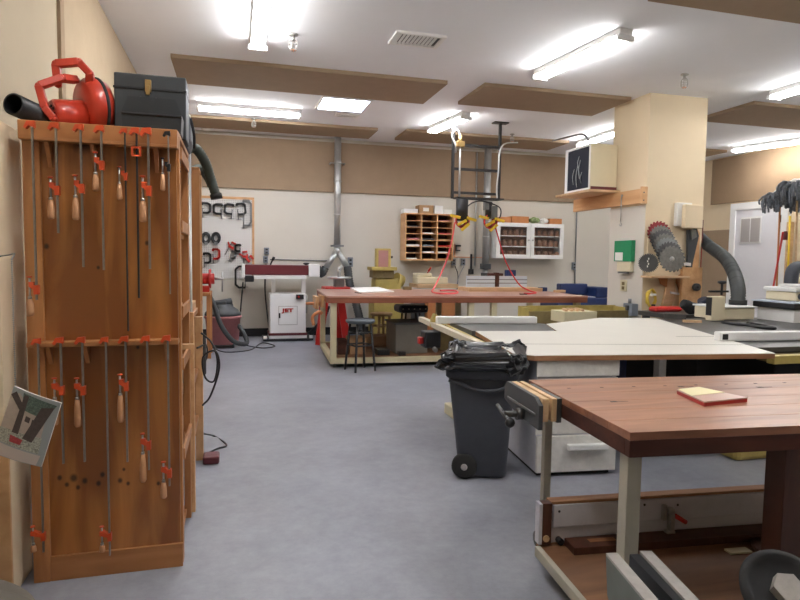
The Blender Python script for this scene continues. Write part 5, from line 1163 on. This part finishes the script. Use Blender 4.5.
one('broom_grip',lathe(B(),[(.03,0),(.034,.1),(.022,.13)],at(785,240,Y=7.25),n=10),'maroon','dark red grip on the pole beside the mop','grip')
one('pole_bundle',box(B(),at(788,230,Y=7.8).x,at(794,230,Y=7.8).x,7.8,7.83,0,at(790,222,Y=7.8).z),'pale_wood','flat pale board standing behind the mops','board')
# ================================================================ TRASH CAN
CAN=[]
t=thing('trash_can','tall dark grey wheeled trash can lined with black bag in mid aisle','trash can',(1.40,3.35,0))
CAN.append(t); cxx,cyy=1.475,3.40
def rrect(hx,hy,r,n=5):
    P=[]
    for sx_,sy_,a0 in ((1,1,0),(-1,1,PI/2),(-1,-1,PI),(1,-1,3*PI/2)):
        for k in range(n+1): a_=a0+k*PI/2/n; P.append((sx_*(hx-r)+r*math.cos(a_),sy_*(hy-r)+r*math.sin(a_)))
    return P
def loft(levels,cap0=True,cap1=True):
    g=B(); prev=None; f0=None
    for (z,hx,hy,r,ox,oy) in levels:
        ring=[g.verts.new((cxx+ox+x,cyy+oy+y,z)) for x,y in rrect(hx,hy,r)]
        if prev:
            n=len(ring)
            for j in range(n): f=g.faces.new((prev[j],prev[(j+1)%n],ring[(j+1)%n],ring[j])); f.smooth=True
        elif cap0: g.faces.new(ring[::-1])
        prev=ring
    if cap1: g.faces.new(prev)
    return g
obj('body',loft([(.012,.135,.17,.05,.012,0),(.03,.142,.18,.05,.012,0),(.35,.168,.215,.05,.004,0),(.66,.203,.245,.06,0,0),(.70,.205,.247,.06,0,0)]),'grey_plastic',t)
obj('rim',loft([(.61,.204,.250,.06,0,0),(.618,.212,.258,.06,0,0),(.695,.216,.262,.06,0,0),(.705,.21,.256,.06,0,0)]),'grey_plastic',t)
for yy in (-.185,.185):
    wc=(cxx-.092,cyy+yy,.076); g=B(); lathe(g,[(.03,-.025),(.066,-.022),(.076,-.012),(.076,.012),(.066,.022),(.03,.025)],wc,(0,1,0),28)
    w_=obj('wheel',g,'rubber',t); lathe_=lathe(B(),[(.012,-.03),(.02,-.028),(.02,.028),(.012,.03)],wc,(0,1,0),14); obj('hubcap',lathe_,'grille',w_)
obj('front_brow',tube(B(),spline([(cxx-.19,cyy-.252,.60),(cxx-.12,cyy-.256,.585),(cxx-.04,cyy-.262,.555),(cxx+.06,cyy-.262,.55),(cxx+.13,cyy-.258,.57),(cxx+.19,cyy-.252,.60)],5),.010,8),'grey_plastic',t)
obj('axle',cyl(B(),(cxx-.092,cyy-.16,.076),(cxx-.092,cyy+.16,.076),.01),'steel',t)
g=B(); 
lv=[(.675,1.04),(.655,1.06),(.66,1.09),(.685,1.13),(.71,1.11),(.735,1.13),(.75,1.10),(.765,1.05),(.765,.98),(.755,.90),(.74,.80),(.73,.55),(.725,.05)]
from mathutils import noise as NZ
rings=[]; LV=[]
for (z0,s0),(z1,s1) in zip(lv,lv[1:]):
    for q_ in range(5): f_=q_/5; LV.append((z0+(z1-z0)*f_,s0+(s1-s0)*f_))
LV.append(lv[-1]); base=rrect(.210,.258,.09,42)
for i,(z,s) in enumerate(LV):
    ring=[]
    for x,y in base:
        p=Vector((x*s,y*s,z)); k_=min(1,.35+s*.6)
        d1=NZ.noise_vector(p*9+Vector((3,1,7))); d2=NZ.noise_vector(p*26); rd=abs(NZ.noise(Vector((p.x*14,p.y*14,p.z*30))))
        q=p+(d1*.030+d2*.024+NZ.noise_vector(p*55)*.010)*k_+Vector((x,y,0)).normalized()*(.05*rd-.005)*k_
        ring.append(g.verts.new((cxx+q.x,cyy+q.y,q.z if s>.95 else min(q.z,.775))))
    rings.append(ring)
for a_,b_ in zip(rings,rings[1:]):
    n=len(a_)
    for j in range(n): f=g.faces.new((a_[j],a_[(j+1)%n],b_[(j+1)%n],b_[j])); f.smooth=True
g.faces.new(rings[-1])
one('trash_bag',g,'bag','shiny black plastic bag folded over the rim of the grey trash can','trash bag')
turn(CAN[0],math.radians(-25),cxx,cyy); turn(bpy.data.objects['trash_bag'],math.radians(-25),cxx,cyy)
# machine base behind the can (olive column left of it)
t=thing('jointer_base','small cream machine foot just left of the grey trash can','machine base',(1.75,4.9,0))
a_=at(446,415,z=0); obj('foot',box(B(),1.71,1.79,4.5,4.75,0,.09,.01),'cream',t); obj('column',box(B(),1.73,1.77,4.55,4.62,.09,.50,.006),'cream',t)
# ================================================================ NEAR WORKBENCH (turned about 5 degrees)
th=math.radians(-5.2); O=Vector((1.243,1.657,0))
def W(u,v,z): return (O.x+u*math.cos(th)-v*math.sin(th),O.y+u*math.sin(th)+v*math.cos(th),z)
def rb(g,u0,u1,v0,v1,z0,z1,bev=0,mi=0):
    n0=len(g.verts); tmp=B(); box(tmp,u0,u1,v0,v1,z0,z1,bev,mi)
    bmesh.ops.transform(tmp,matrix=Matrix.Translation(O)@Matrix.Rotation(th,4,'Z'),verts=tmp.verts[:])
    me=bpy.data.meshes.new('tmp'); tmp.to_mesh(me); tmp.free(); g.from_mesh(me); bpy.data.meshes.remove(me); return g
BL,BD,BZ=2.6,.86,.745
t=thing('workbench','reddish oak workbench with planked top and cream steel legs in right foreground','workbench',W(BL/2,BD/2,0))
g=B(); n=6; w=BD/n
for i in range(n): rb(g,0,BL,i*w+(.0008 if i else 0),(i+1)*w-(.0008 if i<n-1 else 0),BZ-.028,BZ,.0012)
obj('benchtop',g,'oak',t)
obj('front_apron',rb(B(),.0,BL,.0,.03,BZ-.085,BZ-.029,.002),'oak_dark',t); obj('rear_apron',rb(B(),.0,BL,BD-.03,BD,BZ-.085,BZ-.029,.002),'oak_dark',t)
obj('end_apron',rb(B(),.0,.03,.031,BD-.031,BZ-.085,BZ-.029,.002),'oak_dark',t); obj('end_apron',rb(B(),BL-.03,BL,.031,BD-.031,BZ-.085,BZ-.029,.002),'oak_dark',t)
g=B()
for i in range(16): rb(g,.10+i*.155,.115+i*.155,BD-.20,BD-.192,BZ,BZ+.0006)
for u,v in ((.62,.63),(.16,.40),(.98,.58),(1.35,.42)): rb(g,u,u+.028,v,v+.014,BZ,BZ+.0006); rb(g,u+.028,u+.075,v+.004,v+.007,BZ,BZ+.0006)
obj('dog_hole',g,'black_matte',t)
LB=.10
mat('leg_grey',(.42,.40,.33),.5,var=.05)
for u,v,q_ in ((.015,.03,.052),(.05,BD-.09,.036),(1.42,BD-.11,.05),(2.5,.03,.05),(2.5,BD-.11,.05)): obj('leg',rb(B(),u,u+q_,v,v+q_,LB,BZ-.03,.003),'leg_grey',t)
obj('wooden_leg',rb(B(),.62,.80,.03,.12,.03,BZ-.086,.003),'oak_leg',t)
g=B(); rb(g,-.088,-.064,-.25,.53,LB-.03,LB+.012,.003); obj('side_rail',g,'leg_grey',t)
obj('rear_rail',rb(B(),.04,BL,BD-.08,BD-.03,LB-.03,LB+.01,.003),'leg_grey',t); 
obj('lower_shelf',rb(B(),-.063,BL,-.0,.575,LB-.02,LB-.002),'deck',t)
for u,v in ((.02,BD-.12),(2.5,BD-.12),(2.5,.0),(.02,-.1)): obj('caster',cyl(B(),Vector(W(u-.012,v,.035)),Vector(W(u+.012,v,.035)),.035),'dark_grey',t)
# bench vise on left far end
t=thing('bench_vise','dark cast vise with wood jaw liners on the workbench left end','vise',W(-.05,.65,.6))
def VB(nm,u0,u1,v0,v1,z0,z1,mt,bev=.003): return obj(nm,rb(B(),u0,u1,v0,v1,z0,z1,bev),mt,t)
VB('jaw_plate',-.022,-.0015,.50,.80,BZ-.105,BZ-.004,'iron_dark',.002)
VB('jaw_liner',-.045,-.0225,.50,.86,BZ-.10,BZ-.004,'pale_wood')
VB('jaw_liner',-.085,-.058,.50,.86,BZ-.10,BZ-.004,'pale_wood')
g=B(); P=[W(-.087,.49,BZ-.13),W(-.087,.49,BZ-.03),W(-.087,.54,BZ-.004),W(-.087,.86,BZ-.004),W(-.087,.89,BZ-.03),W(-.087,.89,BZ-.09),W(-.087,.72,BZ-.125)]
prism(g,P,Vector(W(-.018,0,0))-Vector(W(0,0,0))); obj('front_casting',g,'dark_grey',t)
g=B(); rb(g,-.112,-.104,.52,.84,BZ-.078,BZ-.068,.002); obj('casting_rib',g,'iron',t)
obj('lead_screw',cyl(B(),W(-.19,.66,BZ-.105),W(.0,.66,BZ-.105),.014),'iron_dark',t); obj('lead_screw_hub',cyl(B(),W(-.135,.66,BZ-.105),W(-.106,.66,BZ-.105),.026),'iron_dark',t)
obj('vise_handle',tube(B(),[W(-.185,.60,BZ-.125),W(-.185,.76,BZ-.09)],.009,10),'iron_dark',t); obj('handle_ball',lathe(B(),[(.006,-.022),(.018,-.012),(.022,0),(.018,.012),(.006,.022)],W(-.185,.60,BZ-.125),n=14),'black',t)
# framed red notebook on bench
q=[at(677,394,z=BZ),at(699,391.5,z=BZ),at(747,402,z=BZ),at(704,406.5,z=BZ)]
t=thing('notebook','red edged pad with pale yellow paper lying on the workbench','notebook',tuple(q[3]))
obj('cover',prism(B(),q,(0,0,.014)),'red',t)
qq=[v+Vector((0,0,.0141)) for v in q]; c_=sum(qq,Vector())/4
mat('case_pink',(.62,.40,.33),.3,coat=.4); obj('clear_case_top',prism(B(),[c_+(v-c_)*1.01 for v in qq],(0,0,.005)),'case_pink',t)
qq=[v+Vector((0,0,.0195)) for v in (q[0]*.95+q[1]*.05,q[1],q[1]*.45+q[2]*.55,q[0]*.45+q[3]*.55)]; mat('yellow_paper',(.85,.78,.48),.6)
obj('yellow_sheet',prism(B(),qq,(0,0,.0015)),'yellow_paper',t)
# white jig box on lower shelf
SZ=LB+.0
t=thing('jig_board','long white painted jig board with toggle clamp on the bench\'s lower shelf','jig',W(.6,.60,SZ))
v0=.56
def JB(nm,u0,u1,va,vb,z0,z1,mt,bev=.002): return obj(nm,rb(B(),u0,u1,va,vb,z0,z1,bev),mt,t)
JB('front_board',-.01,1.9,v0,v0+.03,SZ+.005,.272,'lavender'); JB('front_ledge',.0,1.9,v0-.012,v0,.175,.272,'lavender',.004)
JB('top_board',-.01,1.9,v0-.006,v0+.045,.2725,.285,'edge_brown')
JB('end_block',-.052,-.011,v0-.02,v0+.02,.11,.285,'oak_leg'); JB('end_plate',-.068,-.053,v0-.022,v0+.02,.11,.285,'lavender')
g=B(); cyl(g,W(-.035,v0-.02,.135),W(-.035,v0-.026,.135),.014); obj('end_knob',g,'pale_wood',t)
g=B()
for u,z in ((.025,.245),(.42,.25),(.58,.24),(1.1,.25)): cyl(g,W(u,v0-.012,z),W(u,v0-.0135,z),.0055,n=10)
cyl(g,W(.03,v0-.0,.118),W(.03,v0-.03,.118),.014,n=12); obj('screw_hole',g,'black',t)
tg=B(); rb(tg,.50,.52,v0-.03,v0-.012,.18,.25,.003); rb(tg,.52,.55,v0-.04,v0-.012,.215,.235,.003); rb(tg,.525,.545,v0-.05,v0-.02,.12,.215,.004); rb(tg,.51,.55,v0-.05,v0-.02,.125,.14,.004)
tc_=obj('toggle_clamp',tg,'steel',t); obj('clamp_grip',cyl(B(),W(.55,v0-.04,.205),W(.60,v0-.045,.175),.010),'red',tc_)
t=None
one('dark_plank',rb(B(),.05,1.9,.45,.545,SZ-.001,SZ+.03,.002),'oak_leg','dark brown plank lying in front of the white jig board on lower shelf','plank')
one('masking_strip',rb(B(),.14,.26,.49,.52,SZ+.0295,SZ+.0305),'edge_brown','thin tan strip on the dark plank beneath the bench','strip')
one('wood_strip',rb(B(),.70,.80,.36,.40,SZ-.0015,SZ+.006),'cream','short pale wood strip on the lower shelf right of the leg','strip')
one('dark_disc',lathe(B(),[(.16,0),(.16,.02),(.02,.02)],W(.98,.33,SZ-.002),n=32),'oak_leg','dark round disc lying at the back of the lower shelf','disc')
one('storage_tub',box(B(),3.17,3.50,3.13,3.42,0,.25,.03),'olive','yellow olive tub on floor seen under the right part of workbench','tub')
# foreground steel channels and handwheel
mat('channel_edge',(.46,.44,.41),.45,metal=.3,var=.12,scale=30); mat('channel_side',(.17,.19,.17),.5,metal=.2,var=.1)
t=thing('steel_bracket','pair of grey steel channels rising toward the viewer at bottom edge','steel bracket',(1.05,1.2,0))
def S3(px,py,z): return at(px,py,z=z)
for (pa,pb,nm) in (((606,553),(655,612),'channel'),((640,551),(697,612),'channel')):
    z=.42; A,Bq=S3(*pa,z),S3(*pb,z); d=(Bq-A).normalized(); n=Vector((d.y,-d.x,0)).normalized()
    if n.x<0: n=-n
    g=B(); ww=.036
    Bx=Bq+d*.15
    prism(g,[A,A+n*ww,Bx+n*ww,Bx],(0,0,-.008)); c=obj(nm,g,'channel_edge',t)
    g=B(); prism(g,[A+Vector((0,0,-.0085)),Bx+Vector((0,0,-.0085)),Bx+Vector((0,0,-.36)),A+Vector((0,0,-.20))+d*.12,A+Vector((0,0,-.12))+d*.02],n*.008); obj('web',g,'channel_side',t)
z=.385; A,Bq=S3(634,562,z),S3(684,615,z); d=(Bq-A).normalized(); g=B(); bar(g,A,Bq+d*.12,.030,.05); obj('dark_core',g,'black',t)
obj('cross_bolt',cyl(B(),S3(628,580,.40)+Vector((.03,0,-.04)),S3(655,583,.40)+Vector((.03,0,-.04)),.007),'steel',t)
obj('foot_plate',box(B(),.98,1.28,.95,1.45,0,.05,.004),'channel_side',t)
t=thing('handwheel','black round handwheel with hexagonal grey hub at bottom right corner','handwheel',(1.4,1.15,0))
hc=at(785,592,Y=1.20); ax_=Vector((-.25,-.62,.75)).normalized()
obj('rim',lathe(B(),[(.092,-.016),(.107,-.013),(.111,0),(.107,.013),(.092,.016),(.083,.004),(.02,.002)],hc,ax_,44),'black_matte',t)
s_,u_=_frame(ax_); g=B(); prism(g,[hc+ax_*.004+(s_*math.cos(k*PI/3)+u_*math.sin(k*PI/3))*.040 for k in range(6)],ax_*.03); obj('hub_nut',g,'channel_edge',t)
obj('shaft',cyl(B(),hc-ax_*.012,hc-ax_*.10,.018),'black_steel',t); 
pe=hc-ax_*.10; obj('pedestal',cyl(B(),(pe.x,pe.y,pe.z),(pe.x,pe.y,0),.022),'black_steel',t)
# ================================================================ RENDER LOOK
w=bpy.data.worlds.new('world'); bpy.context.scene.world=w; w.use_nodes=True; w.node_tree.nodes['Background'].inputs[0].default_value=(.8,.85,1,1); w.node_tree.nodes['Background'].inputs[1].default_value=.3
vs=bpy.context.scene.view_settings; vs.view_transform='Standard'; vs.look='None'; vs.gamma=1; vs.use_curve_mapping=False; vs.exposure=EXPO
